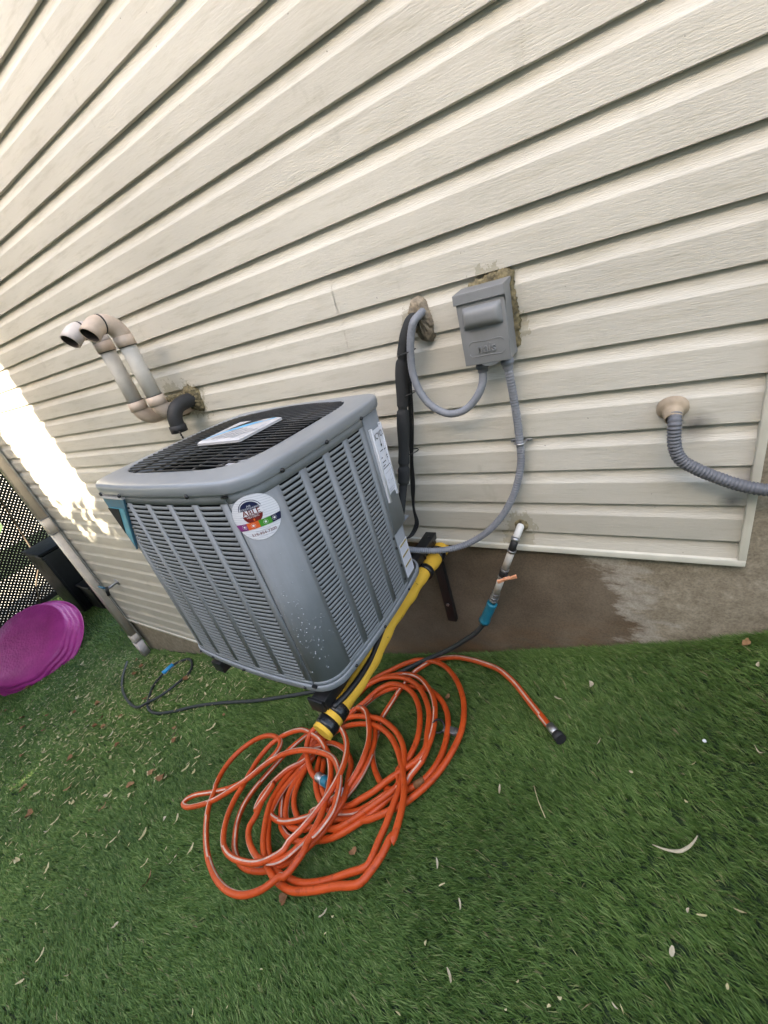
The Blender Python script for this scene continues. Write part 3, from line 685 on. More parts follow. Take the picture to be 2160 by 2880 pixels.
def pbar(x0, x1, y0, y1, mat='ink'):
    V, F = grid_poly(lambda u, v: (x0+(x1-x0)*u, y0+(y1-y0)*v), 8, 1); print_on('printed_line', V, F, ps, pz, .0086, M[mat], pap)
V, F = text_mesh('ICYCU', .022); print_on('lettering', [(x*.92, y*1.15) for x, y, *_ in V], F, ps+.004, pz+.083, .0088, M['ink'], pap)
V, F = [(-.001, .012), (.001, .012), (.001, -.004), (.005, -.004), (0, -.012), (-.005, -.004), (-.001, -.004)], [(0, 1, 2, 3, 4, 5, 6)][::1]; print_on('arrow', V, [f[::-1] for f in F], ps+.001, pz+.060, .0088, M['ink'], pap)
pbar(-.022, .024, -.014, -.0118)
for (x0, x1, y) in ((-.015, .004, .038), (-.018, -.010, .018), (.010, .022, .035), (.012, .022, .015), (.014, .022, .008), (-.018, .004, .004), (-.020, -.004, -.006), (-.018, .020, -.030), (.004, .018, -.046), (-.016, -.006, -.052), (-.014, -.008, -.062), (.002, .020, -.060), (-.018, .012, -.080), (-.018, .010, -.088)): pbar(x0, x1, y, y+.0022, 'line' if y < -.02 else 'ink')
# warning sticker by the service valves
ws, wz, ww, wh = s_rear-.034, .098, .058, .125
V, F = grid_poly(lambda u, v: (-ww/2+ww*u, -wh/2+wh*v), 6, 4); wst = print_on('warning_sticker', V, F, ws, wz, .0012, M['paper'], ac)
for q in range(3):
    yv = wh/2-.008-q*.038
    V, F = grid_poly(lambda u, v: (-ww*.42+ww*.84*u, yv-.0035+.007*v), 6, 1); print_on('warning_band', V, F, ws, wz, .0016, M['yel'], wst)
    V, F = text_mesh('WARNING', .006); print_on('lettering', V, F, ws+.004, wz+yv, .0019, M['ink'], wst)
    V, F = [(-.0028, -.0025), (.0028, -.0025), (0, .0028)], [(0, 1, 2)]; print_on('hazard_mark', V, F, ws-.017, wz+yv, .0019, M['ink'], wst)
    for l_ in range(4):
        V, F = grid_poly(lambda u, v: (-ww*.42+ww*.8*u, yv-.0085-.0058*l_+.0014*v), 6, 1); print_on('printed_line', V, F, ws, wz, .0016, M['line'], wst)
# rain drops on the corner panel and along the bottom lip
mb = MB()
for _ in range(170):
    s = random.gauss(.055, .045); z = random.triangular(.03, .44, .2); r = random.choice([.0007, .0008, .0010, .0012, .0018])
    if s < -.005 and random.random() < .8 or s > LARC+.012: continue
    p, tg = at(s, z, .0006); V, F = lathe([(r, -.0002), (r*.92, r*.35), (r*.6, r*.62), (0, r*.72)], 8, axis_to(p, (tg[1], -tg[0], 0))); mb.add(V, F, 0, True)
o = mb.build('water_drops', M['drop'], ac); o['kind'] = 'stuff'

# ------------------------------------------------------------------ wall brackets under the unit
br = thing('wall_bracket', 'black steel wall bracket carrying the air conditioner, legs on the concrete', 'bracket', (-.925, 0, -.03))
def loc(p, o=(-.925, 0, -.03)): return (p[0]-o[0], p[1]-o[1], p[2]-o[2])
def bbl(name, a, b, mat, par): return bbox(name, loc(a), loc(b), mat, par, .001)
for xa in (-.735, -1.165):
    bbl('arm', (xa, -.770, -.075), (xa+.045, .010, -.034), M['black'], br)
    bbl('wall_leg', (xa+.008, -.012, -.50), (xa+.048, .010, -.076), M['black'], br)
    V, F = lathe([(.007, 0), (.007, .006), (0, .006)], 6, axis_to(loc((xa+.028, -.012, -.40)), (0, -1, 0))); mk('bolt', V, F, M['metal'], br)
bbl('end_stop', (-.745, -.778, -.080), (-.695, -.7705, -.034), M['black'], br)
# foam tube taped along the right arm
fo = thing('foam_tube', 'yellow foam tube taped along the edge of the bracket arm', 'foam tube', (-.683, -.4, -.09))
def lf(p): return (p[0]+.683, p[1]+.4, p[2]+.09)
pth = catmull([lf(p) for p in [(-.672, .004, -.098), (-.676, -.10, -.094), (-.682, -.25, -.086), (-.684, -.40, -.080), (-.683, -.52, -.088), (-.681, -.64, -.098), (-.686, -.74, -.098), (-.695, -.815, -.104)]], .012)
mb = MB(); mb.tube(pth, lambda k: .0285+.0022*math.sin(k*.31)+.0015*math.sin(k*.83+1), 18); mb.build('foam_sleeve', M['foam'], fo)
mb = MB(); sl = catmull([lf(p) for p in [(-.687, -.36, -.053), (-.677, -.47, -.058), (-.664, -.60, -.0735), (-.668, -.70, -.0715), (-.682, -.76, -.070)]], .012); mb.tube(sl, lambda k: .0085*min(1, .25+k/14.), 8); mb.build('slit', M['black'], fo)
def tape(a, b, r, nm='tape'):
    r += .0035
    mb = MB(); P = [np.array(lf(a))+(np.array(lf(b))-np.array(lf(a)))*t_ for t_ in (0, .33, .66, 1)]; mb.tube(P, [r, r+.001, r+.0012, r], 18); mb.build(nm, M['tape'], fo)
tape((-.674, -.035, -.097), (-.675, -.075, -.096), .0275); tape((-.676, -.150, -.092), (-.677, -.172, -.092), .0275)
tape((-.6855, -.735, -.098), (-.688, -.765, -.099), .0275); tape((-.690, -.778, -.101), (-.6935, -.804, -.103), .0272)
mb = MB(); mb.tube(catmull([lf(p) for p in [(-.70, -.02, -.05), (-.73, -.05, -.06), (-.72, -.09, -.055), (-.70, -.13, -.06)]], .01), .020, 10); mb.build('tape_wad', M['tape'], fo)

# ------------------------------------------------------------------ disconnect box
dbx = thing('disconnect_box', 'grey steel electrical disconnect box on the siding', 'electrical box', (-.36, 0, .68))
def ld(p): return (p[0]+.36, p[1], p[2]-.68)
BX0, BX1, BZ0, BZ1, BD = -.424, -.302, .597, .775, -.074
V = [ld(p) for p in [(BX0, 0, BZ0), (BX1, 0, BZ0), (BX1, BD+.006, BZ0), (BX0, BD+.006, BZ0), (BX0, 0, BZ1), (BX1, 0, BZ1), (BX1, BD+.012, BZ1-.006), (BX0, BD+.012, BZ1-.006)]]
mk('case', V, [(0, 3, 2, 1), (4, 5, 6, 7), (0, 1, 5, 4), (1, 2, 6, 5), (2, 3, 7, 6), (3, 0, 4, 7)], M['box'], dbx)
bbox('cover', ld((BX0-.001, BD, BZ0-.003)), ld((BX1+.001, BD+.005, BZ1-.020)), M['box'], dbx, .0015)
# pressed boss on the cover
V = []; n = 24; mrow = 10
for i in range(n+1):
    for j in range(mrow+1):
        u, v = i/n*2-1, j/mrow*2-1; h = max(0, 1-abs(u)**8)*max(0, 1-abs(v)**3.2); V.append(ld((-.361+.051*u, BD-.0005-.020*h**.75, .713+.027*v)))
mk('boss', V, [(i*(mrow+1)+j, (i+1)*(mrow+1)+j, (i+1)*(mrow+1)+j+1, i*(mrow+1)+j+1) for i in range(n) for j in range(mrow)], M['box'], dbx, smooth=True)
mb = MB(); V = [ld(p) for p in [(BX0-.006, BD-.006, BZ1-.026), (BX1+.004, BD-.006, BZ1-.026), (BX1+.004, BD-.004, BZ1-.002), (BX0-.006, BD-.004, BZ1-.002), (BX0-.006, BD, BZ1-.026), (BX1+.004, BD, BZ1-.026), (BX1+.004, .0, BZ1+.006), (BX0-.006, .0, BZ1+.006)]]
mb.add(V, [(0, 1, 2, 3), (2, 6, 7, 3), (0, 4, 5, 1), (1, 5, 6, 2), (0, 3, 7, 4), (4, 7, 6, 5)]); o = mb.build('rain_hood', M['box'], dbx); md = o.modifiers.new('b', 'BEVEL'); md.width = .0015; md.segments = 2
mk('hood_cheek', [ld(p) for p in [(BX1+.0042, BD-.004, BZ1-.002), (BX1+.0042, BD-.004, BZ1-.028), (BX1+.0042, BD+.004, BZ1-.052), (BX1+.0042, BD+.026, BZ1-.030), (BX1+.0042, 0, BZ1+.004)]], [(0, 1, 2, 3, 4)], M['box'], dbx)
V, F = text_mesh('nais', .034); mb = MB()
VV = [ld((-.361+x*1.0, BD-.0042, .634+y)) for x, y, *_ in V]; VB = [ld((-.361+x*1.0, BD+.001, .634+y)) for x, y, *_ in V]
from collections import Counter
ec = Counter(tuple(sorted((f[i], f[(i+1) % len(f)]))) for f in F for i in range(len(f))); nV = len(V)
FF = [f for f in F] + [(f[i], f[(i+1) % len(f)], f[(i+1) % len(f)]+nV, f[i]+nV) for f in F for i in range(len(f)) if ec[tuple(sorted((f[i], f[(i+1) % len(f)])))] == 1]
mk('raised_lettering', VV+VB, FF, M['box'], dbx)
fr_ = [(-.045, .018), (.045, .018)], [(-.045, -.018), (.045, -.018)]
for row in fr_:
    mb = MB(); z_ = row[0][1]; mb.tube(catmull([ld((-.361-.046, BD-.0005, .634+z_*.6)), ld((-.361-.042, BD-.0005, .634+z_)), ld((-.361, BD-.0005, .634+z_)), ld((-.361+.042, BD-.0005, .634+z_)), ld((-.361+.046, BD-.0005, .634+z_*.6))], .005), .0012, 6); mb.build('raised_frame', M['box'], dbx)
mb = MB(); V, F = disc(.020, 0, math.pi, 2*math.pi, 16); mb.add([ld((-.357+x*1.15, BD+.001, .5945+y*.42)) for x, y in V], F); mb.build('hasp', M['metal'], dbx)
for xx in (-.391, -.322):
    V, F = lathe([(.0155, 0), (.0155, .010), (.0175, .011), (.0175, .020), (.0145, .022), (.0140, .032)], 20, axis_to(ld((xx, -.040, BZ0)), (0, 0, -1))); mk('conduit_fitting', V, F, M['conduit2'] if xx < -.35 else M['conduit'], dbx, smooth=True)
# ------------------------------------------------------------------ conduits
def ribbed(name, label, pts, r, mat, amp=.0008, pit=.0085, cat='conduit', step=.0016, n=12):
    o0 = pts[0]; o = thing(name, label, cat, o0); P = catmull([np.array(p)-np.array(o0) for p in pts], step)
    d = [0]
    for a, b in zip(P, P[1:]): d.append(d[-1]+float(np.linalg.norm(b-a)))
    mb = MB(); mb.tube(P, lambda k: r+amp*math.sin(2*math.pi*d[k]/pit), n); mb.build('conduit_tube', mat, o); return o
ribbed('flexible_conduit', 'grey conduit looping from the wall hole up into the disconnect box', [(-.553, .012, .752), (-.546, -.035, .748), (-.557, -.062, .735), (-.572, -.068, .70), (-.585, -.070, .65), (-.590, -.072, .60), (-.580, -.074, .545), (-.551, -.075, .497), (-.502, -.072, .466), (-.455, -.066, .470), (-.418, -.055, .498), (-.396, -.046, .535), (-.391, -.041, .572)], .0112, M['conduit'], .00025)
wh_ = ribbed('flexible_conduit', 'long grey conduit sweeping from the disconnect box down to the air conditioner', [(-.322, -.040, .572), (-.320, -.038, .53), (-.319, -.030, .47), (-.319, -.022, .40), (-.320, -.020, .335), (-.324, -.020, .270), (-.345, -.026, .19), (-.375, -.034, .125), (-.415, -.045, .068), (-.462, -.055, .022), (-.52, -.066, -.015), (-.58, -.082, -.034), (-.64, -.105, -.034), (-.69, -.140, -.012), (-.72, -.180, .02), (-.735, -.225, .05)], .0112, M['conduit'])
mb = MB(); mb.box((-.03, -.0105, -.004), (.03, .0, .004)); 
cl = thing('conduit_strap', 'small metal strap holding the long grey conduit to the siding', 'strap', (-.3195, 0, .336))
mb = MB(); mb.tube(catmull([(-.013, .0, 0), (-.0125, -.026, 0), (0, -.0345, 0), (.0125, -.026, 0), (.013, .0, 0)], .004), .0035, 8); mb.build('strap_loop', M['metal'], cl)
for q in (-1, 1):
    bbox('strap_ear', (q*.022-.010, -.003, -.005), (q*.022+.010, .0, .005), M['metal'], cl, .001); V, F = lathe([(.0035, 0), (.003, .003), (0, .003)], 8, axis_to((q*.022, -.003, 0), (0, -1, 0))); mk('screw', V, F, M['steel'], cl)
# right-hand conduit with its caulked flange
rc = ribbed('flexible_conduit', 'dark grey corrugated conduit leaving a beige flange at the right', [(.0575, -.030, .392), (.058, -.046, .375), (.0585, -.052, .340), (.062, -.053, .310), (.076, -.053, .278), (.110, -.052, .250), (.150, -.050, .226), (.195, -.050, .204), (.245, -.050, .190), (.32, -.050, .187), (.42, -.045, .19), (.5, -.02, .19)], .0148, M['conduit2'], .0012, .0085)
fl_ = thing('pipe_flange', 'round beige caulked flange where the right conduit leaves the siding', 'flange', (.054, 0, .398))
V, F = lathe([(.034, .0), (.034, .010), (.029, .017), (.023, .0185), (.0215, .024), (.0195, .034), (.0185, .046), (.0160, .048), (.0160, .03)], 28, axis_to((0, .004, 0), (.02, -.9, -.35))); mk('flange_ring', V, F, M['flange'], fl_, smooth=True)
# line set: black insulated pipe, thin cables, zip ties, putty in the hole
ls_ = thing('refrigerant_line', 'black foam insulated refrigerant line running down from the wall hole', 'pipe', (-.58, 0, .745))
def ll(p): return (p[0]+.58, p[1], p[2]-.745)
P = catmull([ll(p) for p in [(-.578, .02, .738), (-.580, -.030, .732), (-.598, -.048, .700), (-.616, -.052, .66), (-.634, -.054, .61), (-.646, -.056, .56), (-.656, -.060, .51), (-.668, -.066, .45), (-.682, -.072, .38), (-.694, -.080, .32), (-.704, -.095, .26), (-.714, -.120, .20), (-.724, -.155, .14), (-.735, -.20, .09)]], .006)
def rin(k):
    t_ = k/len(P); c = .0195+.0012*math.sin(k*.25)
    for q in (.20, .40, .66): c -= .005*math.exp(-((t_-q)/.008)**2)
    return c*(1.0 if t_ < .74 else .74)
mb = MB(); mb.tube(P, rin, 14); mb.build('foam_sleeve', M['foamins'], ls_)
for q, nm in ((0, 'control_cable'), (.007, 'control_cable'), (-.006, 'control_cable')):
    mb = MB(); mb.tube(catmull([ll(p) for p in [(-.585+q, -.03, .72), (-.617+q, -.037, .63), (-.632+q, -.034, .56), (-.648+q, -.032, .48), (-.668+q, -.030, .40), (-.694+q*.6, -.028, .30), (-.716+q, -.028, .20), (-.738+q*.3, -.028, .10), (-.742+q, -.030, .03), (-.765+q, -.045, -.01), (-.75, -.12, .02)]], .01), .0032, 7); mb.build(nm, M['rubber'], ls_)
for (zz, xx, yy) in ((.66, -.602, -.060), (.535, -.640, -.046), (.34, -.678, -.050)):
    mb = MB(); c0 = ll((xx, yy, zz)); mb.tube([(c0[0]+.030*math.cos(a_), c0[1]+.024*math.sin(a_), c0[2]+.004*math.cos(a_)) for a_ in np.linspace(0, 2*math.pi, 22)], .0018, 6, cap=False); mb.build('cable_tie', M['black'], ls_)
def blob(name, label, c, pts, th, mat, cat='sealant', par=None, seed=1):
    """lumpy patch of sealant with its own thickness; pts: outline (dx,dz) around c"""
    rnd = random.Random(seed); o = thing(name, label, cat, c) if par is None else None
    ol = catmull([np.array((p[0], p[1], 0)) for p in pts+[pts[0]]], .006)[:-1]; V = []; F = []; n = len(ol)
    rows = [(1.0, .012), (.97+0*1, -.25*th), (.86, -.7*th), (.62, -.95*th), (.3, -1.0*th), (.02, -th)]
    for (s, y) in rows:
        for p in ol:
            j = rnd.uniform(.94, 1.06) if s < 1 else rnd.uniform(.97, 1.05); V.append((p[0]*s*j, y+(rnd.uniform(-.25, .25)*th if s < 1 else 0), p[1]*s*j))
    for r in range(len(rows)-1):
        for k in range(n): F.append((r*n+k, r*n+(k+1) % n, (r+1)*n+(k+1) % n, (r+1)*n+k))
    return mk('putty', V, F, mat, par or o, smooth=True, loc=c if par else None)
blob('sealing_putty', 'lumpy brown putty sealing the hole of the refrigerant line', (-.562, 0, .742), [(-.036, -.02), (-.030, .028), (-.008, .050), (.020, .036), (.030, .005), (.034, -.035), (.020, -.075), (-.004, -.070), (-.020, -.05)], .020, M['putty'], seed=2)
blob('sealing_putty', 'thin mossy caulk round the disconnect box', (-.360, 0, .69), [(-.066, .080), (-.046, .098), (.0, .106), (.045, .112), (.066, .100), (.067, .06), (.072, .02), (.070, -.05), (.066, -.085), (.05, -.09), (-.05, -.09), (-.062, -.06), (-.061, .0), (-.063, .05)], .009, M['putty2'], seed=3)
# ------------------------------------------------------------------ furnace vents and the black drain elbow
def vent(name, label, x, z0, z1, mats, xo=0.0, topx=0.0):
    o = thing(name, label, 'vent pipe', (x, 0, z0)); r = .0320; yv = -.125
    def arc(c, a0, a1, u, v, R, n=9): return [np.array(c)+R*(math.cos(a)*np.array(u)+math.sin(a)*np.array(v)) for a in np.linspace(a0, a1, n)]
    ey = np.array((0, 1., 0)); ez = np.array((0, 0, 1.))
    low = [np.array((xo, .03, -.075)), np.array((xo*.5, -.03, -.075))] + arc((0, yv+.055, -.02), -math.pi/2, -math.pi, ey, ez, .055)
    mb = MB(); mb.tube(low, r+.0035, 20); mb.build('lower_elbow', mats[1], o)
    H = z1-z0; mb = MB(); mb.tube([(0, yv, -.02), (0, yv, H)], r, 20); mb.build('riser', mats[0], o)
    for zc in (-.012, H-.005):
        mb = MB(); mb.tube([(0, yv, zc-.020), (0, yv, zc-.0195), (0, yv, zc+.0195), (0, yv, zc+.02)], [r+.002, r+.006, r+.006, r+.002], 20); mb.build('hub', mats[1], o)
        mb = MB(); mb.tube([(0, yv, zc+(.0205 if zc < .1 else -.0225)), (0, yv, zc+(.0225 if zc < .1 else -.0205))], r+.0035, 20); mb.build('glue_line', M['black'], o)
    d = np.array((.05, -.998, 0)); d /= np.linalg.norm(d)
    top = arc(np.array((0, yv, H+.012))+d*.058, math.pi, math.pi/2, d, ez, .058)
    mb = MB(); mb.tube(top, r+.0040, 20); mb.build('upper_elbow', mats[2], o)
    e0 = top[-1]; mb = MB(); mb.tube([e0+d*.0005, e0+d*.006], r+.0052, 20); mb.build('glue_line', M['black'], o)
    c2 = e0+d*.006-ez*.055; out = arc(c2, math.pi/2, math.pi/2-.66, d, ez, .055, 8); t_ = (out[-1]-out[-2]); t_ /= np.linalg.norm(t_); out += [out[-1]+t_*.03]
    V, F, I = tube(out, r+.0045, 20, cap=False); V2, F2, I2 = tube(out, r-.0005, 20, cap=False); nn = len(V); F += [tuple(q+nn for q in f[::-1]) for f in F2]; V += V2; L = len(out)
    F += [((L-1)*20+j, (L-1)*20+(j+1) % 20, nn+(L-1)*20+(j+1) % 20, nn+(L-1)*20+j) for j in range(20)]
    nf = len(F)-20-len(F2); mk('outlet', V, F, [mats[2], M['darkened']], o, smooth=True, idx=[0]*nf+[1]*len(F2)+[0]*20)
    mb = MB(); mb.tube([out[0], out[1]], r-.001, 20); mb.build('pipe_bore', M['inside'], o)  # near-black plug stands in for the unlit depth of the pipe
vent('vent_pipe', 'weathered white vent pipe, the farther of two goosenecks on the siding', -1.965, .688, .942, (M['pvcgrey'], M['pvcbeige'], M['pvcw']), xo=.02)
vent('vent_pipe', 'weathered beige vent pipe, the nearer of two goosenecks on the siding', -1.805, .694, .936, (M['pvcgrey'], M['pvcbeige'], M['pvcbeige']), xo=.02)
be = thing('drain_elbow', 'black rubber elbow with a hanging chain beside the vent pipes', 'pipe', (-1.735, 0, .64))
mb = MB(); mb.tube(catmull([(0.01, .02, -.005), (0.0, -.05, .0), (-.006, -.095, -.010), (-.014, -.120, -.045), (-.018, -.125, -.085)], .008), .031, 18); mb.build('elbow', M['rubber'], be)
V, F = lathe([(.031, -.02), (.036, -.018), (.036, .012), (.030, .012)], 20, axis_to((-.019, -.126, -.095), (-.05, -.05, -1))); mk('cuff', V, F, M['rubber'], be, smooth=True)
for q in range(5):
    V, F = lathe([(0, -.006), (.0045, -.003), (.0045, .003), (0, .006)], 8, axis_to((.016+.001*q, -.150, -.105-.0105*q), (.2, 0, -1))); mk('chain_link', V, F, M['black'], be, smooth=True)
blob('sealing_putty', 'flaking mossy putty behind the black drain elbow', (-1.735, 0, .640), [(-.05, -.03), (-.055, .02), (-.03, .05), (.01, .062), (.045, .03), (.055, -.02), (.04, -.06), (0, -.055)], .022, M['putty2'], seed=5)
blob('sealing_putty', 'mossy putty where the vent pipes enter the siding', (-1.87, 0, .625), [(-.12, -.04), (-.115, .02), (-.05, .045), (.02, .05), (.09, .04), (.10, -.01), (.06, -.05), (-.04, -.055)], .016, M['putty2'], seed=6)
# ------------------------------------------------------------------ water tap on the foundation with its dark hose
sg = thing('water_tap', 'white pipe with peach handled valve hanging below the siding', 'tap', (-.352, 0, .022))
def lt(p): return (p[0]+.352, p[1], p[2]-.022)
A1 = (-.3446, .045, .048); A2 = (-.3655, -.050, -.006)
mb = MB(); mb.tube([lt(A1), lt((-.3655, -.048, -.003))], .0125, 16); mb.build('wall_stub', M['pvcwhite'], sg)
blob('sealing_putty', 'thin ring of greenish caulk round the white tap pipe', (-.3535, 0, .024), [(-.022, -.012), (-.020, .014), (0, .024), (.020, .014), (.022, -.012), (0, -.024)], .005, M['putty2'], seed=9)
mb = MB(); mb.tube([lt((-.364, -.044, .001)), lt((-.367, -.054, -.008))], [.0150, .0150], 16); mb.build('clamp', M['metal'], sg)
mb = MB(); mb.tube(catmull([lt(p) for p in [(-.3668, -.053, -.007), (-.371, -.060, -.018), (-.376, -.058, -.030), (-.379, -.054, -.042)]], .004), .0125, 14); mb.build('coupling', M['rubber'], sg)
def seg_(nm, a, b, r, mat):
    mb = MB(); mb.tube([lt(a), lt(b)], r, 16); return mb.build(nm, mat, sg)
L0 = np.array((-.3785, -.0545, -.040)); L1 = np.array((-.490, -.045, -.318)); lp = lambda t_: tuple(L0+(L1-L0)*t_)
seg_('clamp', lp(.0), lp(.035), .0155, M['metal']); seg_('pipe_length', lp(.02), lp(.36), .0128, M['pvcgrey'])
seg_('clamp', lp(.33), lp(.36), .0152, M['metal']); vb = seg_('valve_body', lp(.345), lp(.47), .0152, M['rubber']); seg_('clamp', lp(.455), lp(.49), .0155, M['metal'])
seg_('pipe_length', lp(.48), lp(.80), .0128, M['pvcgrey']); seg_('clamp', lp(.79), lp(.825), .0158, M['metal']); seg_('union', lp(.80), lp(.95), .0145, M['steel']); seg_('clamp', lp(.87), lp(.895), .0165, M['metal']); seg_('clamp', lp(.925), lp(.95), .0165, M['metal'])
vc = np.array(lt(lp(.42)))+np.array((.016, -.018, .004))
hd = MB(); hd.tube([vc+np.array((-.004, .010, 0)), vc+np.array((.004, -.012, 0))], .006, 10); hd.build('valve_stem', M['black'], sg)
hd = MB(); cc_ = vc+np.array((.004, -.012, 0)); ax_ = np.array((.82, .50, .06)); ax_ /= np.linalg.norm(ax_)
up_ = np.array((0, -.2, 1.)); 
for q in (-1, 1):
    p_ = cc_+ax_*.022*q-up_*.004; s1 = ax_*.013; s2 = up_*.0075; s3 = np.cross(ax_, up_)*.003
    hd.add([p_+a*s1+b*s2+c*s3 for a in (-1, 1) for b in (-.8-.2*a*q, .8+.2*a*q) for c in (-1, 1)], [(0, 1, 3, 2), (4, 6, 7, 5), (0, 4, 5, 1), (2, 3, 7, 6), (0, 2, 6, 4), (1, 5, 7, 3)])
hd.tube([cc_-ax_*.012, cc_+ax_*.012], .0065, 8); hd.build('valve_handle', M['orangev'], sg)
# dark hose: teal grip at the tap, along the turf, loop with a blue joiner by the downspout
dh = thing('garden_hose', 'dark grey garden hose from the white tap across the turf to the downspout', 'hose', (-.55, -.05, -.42))
def lh(p): return (p[0]+.55, p[1]+.05, p[2]+.42)
BLK = [[-0.834,-0.03],[-0.909,-0.083],[-1.033,-0.149],[-1.143,-0.2],[-1.273,-0.231],[-1.507,-0.27],[-1.738,-0.321],[-2.014,-0.374],[-2.345,-0.419],[-2.621,-0.474],[-2.892,-0.553],[-3.099,-0.588],[-3.29,-0.565],[-3.449,-0.485],[-3.58,-0.371],[-3.62,-0.256],[-3.604,-0.153],[-3.528,-0.095],[-3.44,-0.074],[-3.29,-0.126],[-3.19,-0.218],[-3.171,-0.334],[-3.226,-0.444],[-3.333,-0.527],[-3.476,-0.582],[-3.675,-0.567],[-4.045,-0.481],[-4.331,-0.363],[-4.604,-0.194],[-4.819,-0.051],[-4.948,0.016]]
pts = [lh(p) for p in [(-.490, -.045, -.318), (-.518, -.046, -.383), (-.548, -.048, -.445), (-.585, -.050, -.50), (-.66, -.052, -.575), (-.75, -.056, -.655)]]
pts += [lh((x, y, g(x)+(.032 if x > -.95 else .014)+(.020 if i in (21, 22, 23) else 0))) for i, (x, y) in enumerate(BLK) if x > -4.75 and i > 0]
P = catmull(pts, .018); mb = MB(); mb.tube(P, .0105, 12); mb.build('hose_tube', M['hoseb'], dh)
gp = [np.array(lh((-.490, -.045, -.318)))+(np.array(lh((-.540, -.048, -.428)))-np.array(lh((-.490, -.045, -.318))))*t_ for t_ in (0, .02, .10, .14, .3, .34, .42, .46, .54, .58, .66, .70, .78, .82, .9, 1.)]
mb = MB(); mb.tube(gp, [.017, .0205, .0205, .0195, .0190, .0200, .0190, .0200, .0190, .0200, .0190, .0200, .0190, .0205, .0225, .0225], 18); mb.build('hose_grip', M['teal'], dh)
BL = [[-3.62,-0.256],[-3.604,-0.153]]
mb = MB(); mb.tube([lh((BL[0][0], BL[0][1], g(BL[0][0])+.02)), lh((BL[1][0], BL[1][1], g(BL[1][0])+.02))], .019, 12); mb.build('hose_joiner', M['bluep'], dh)
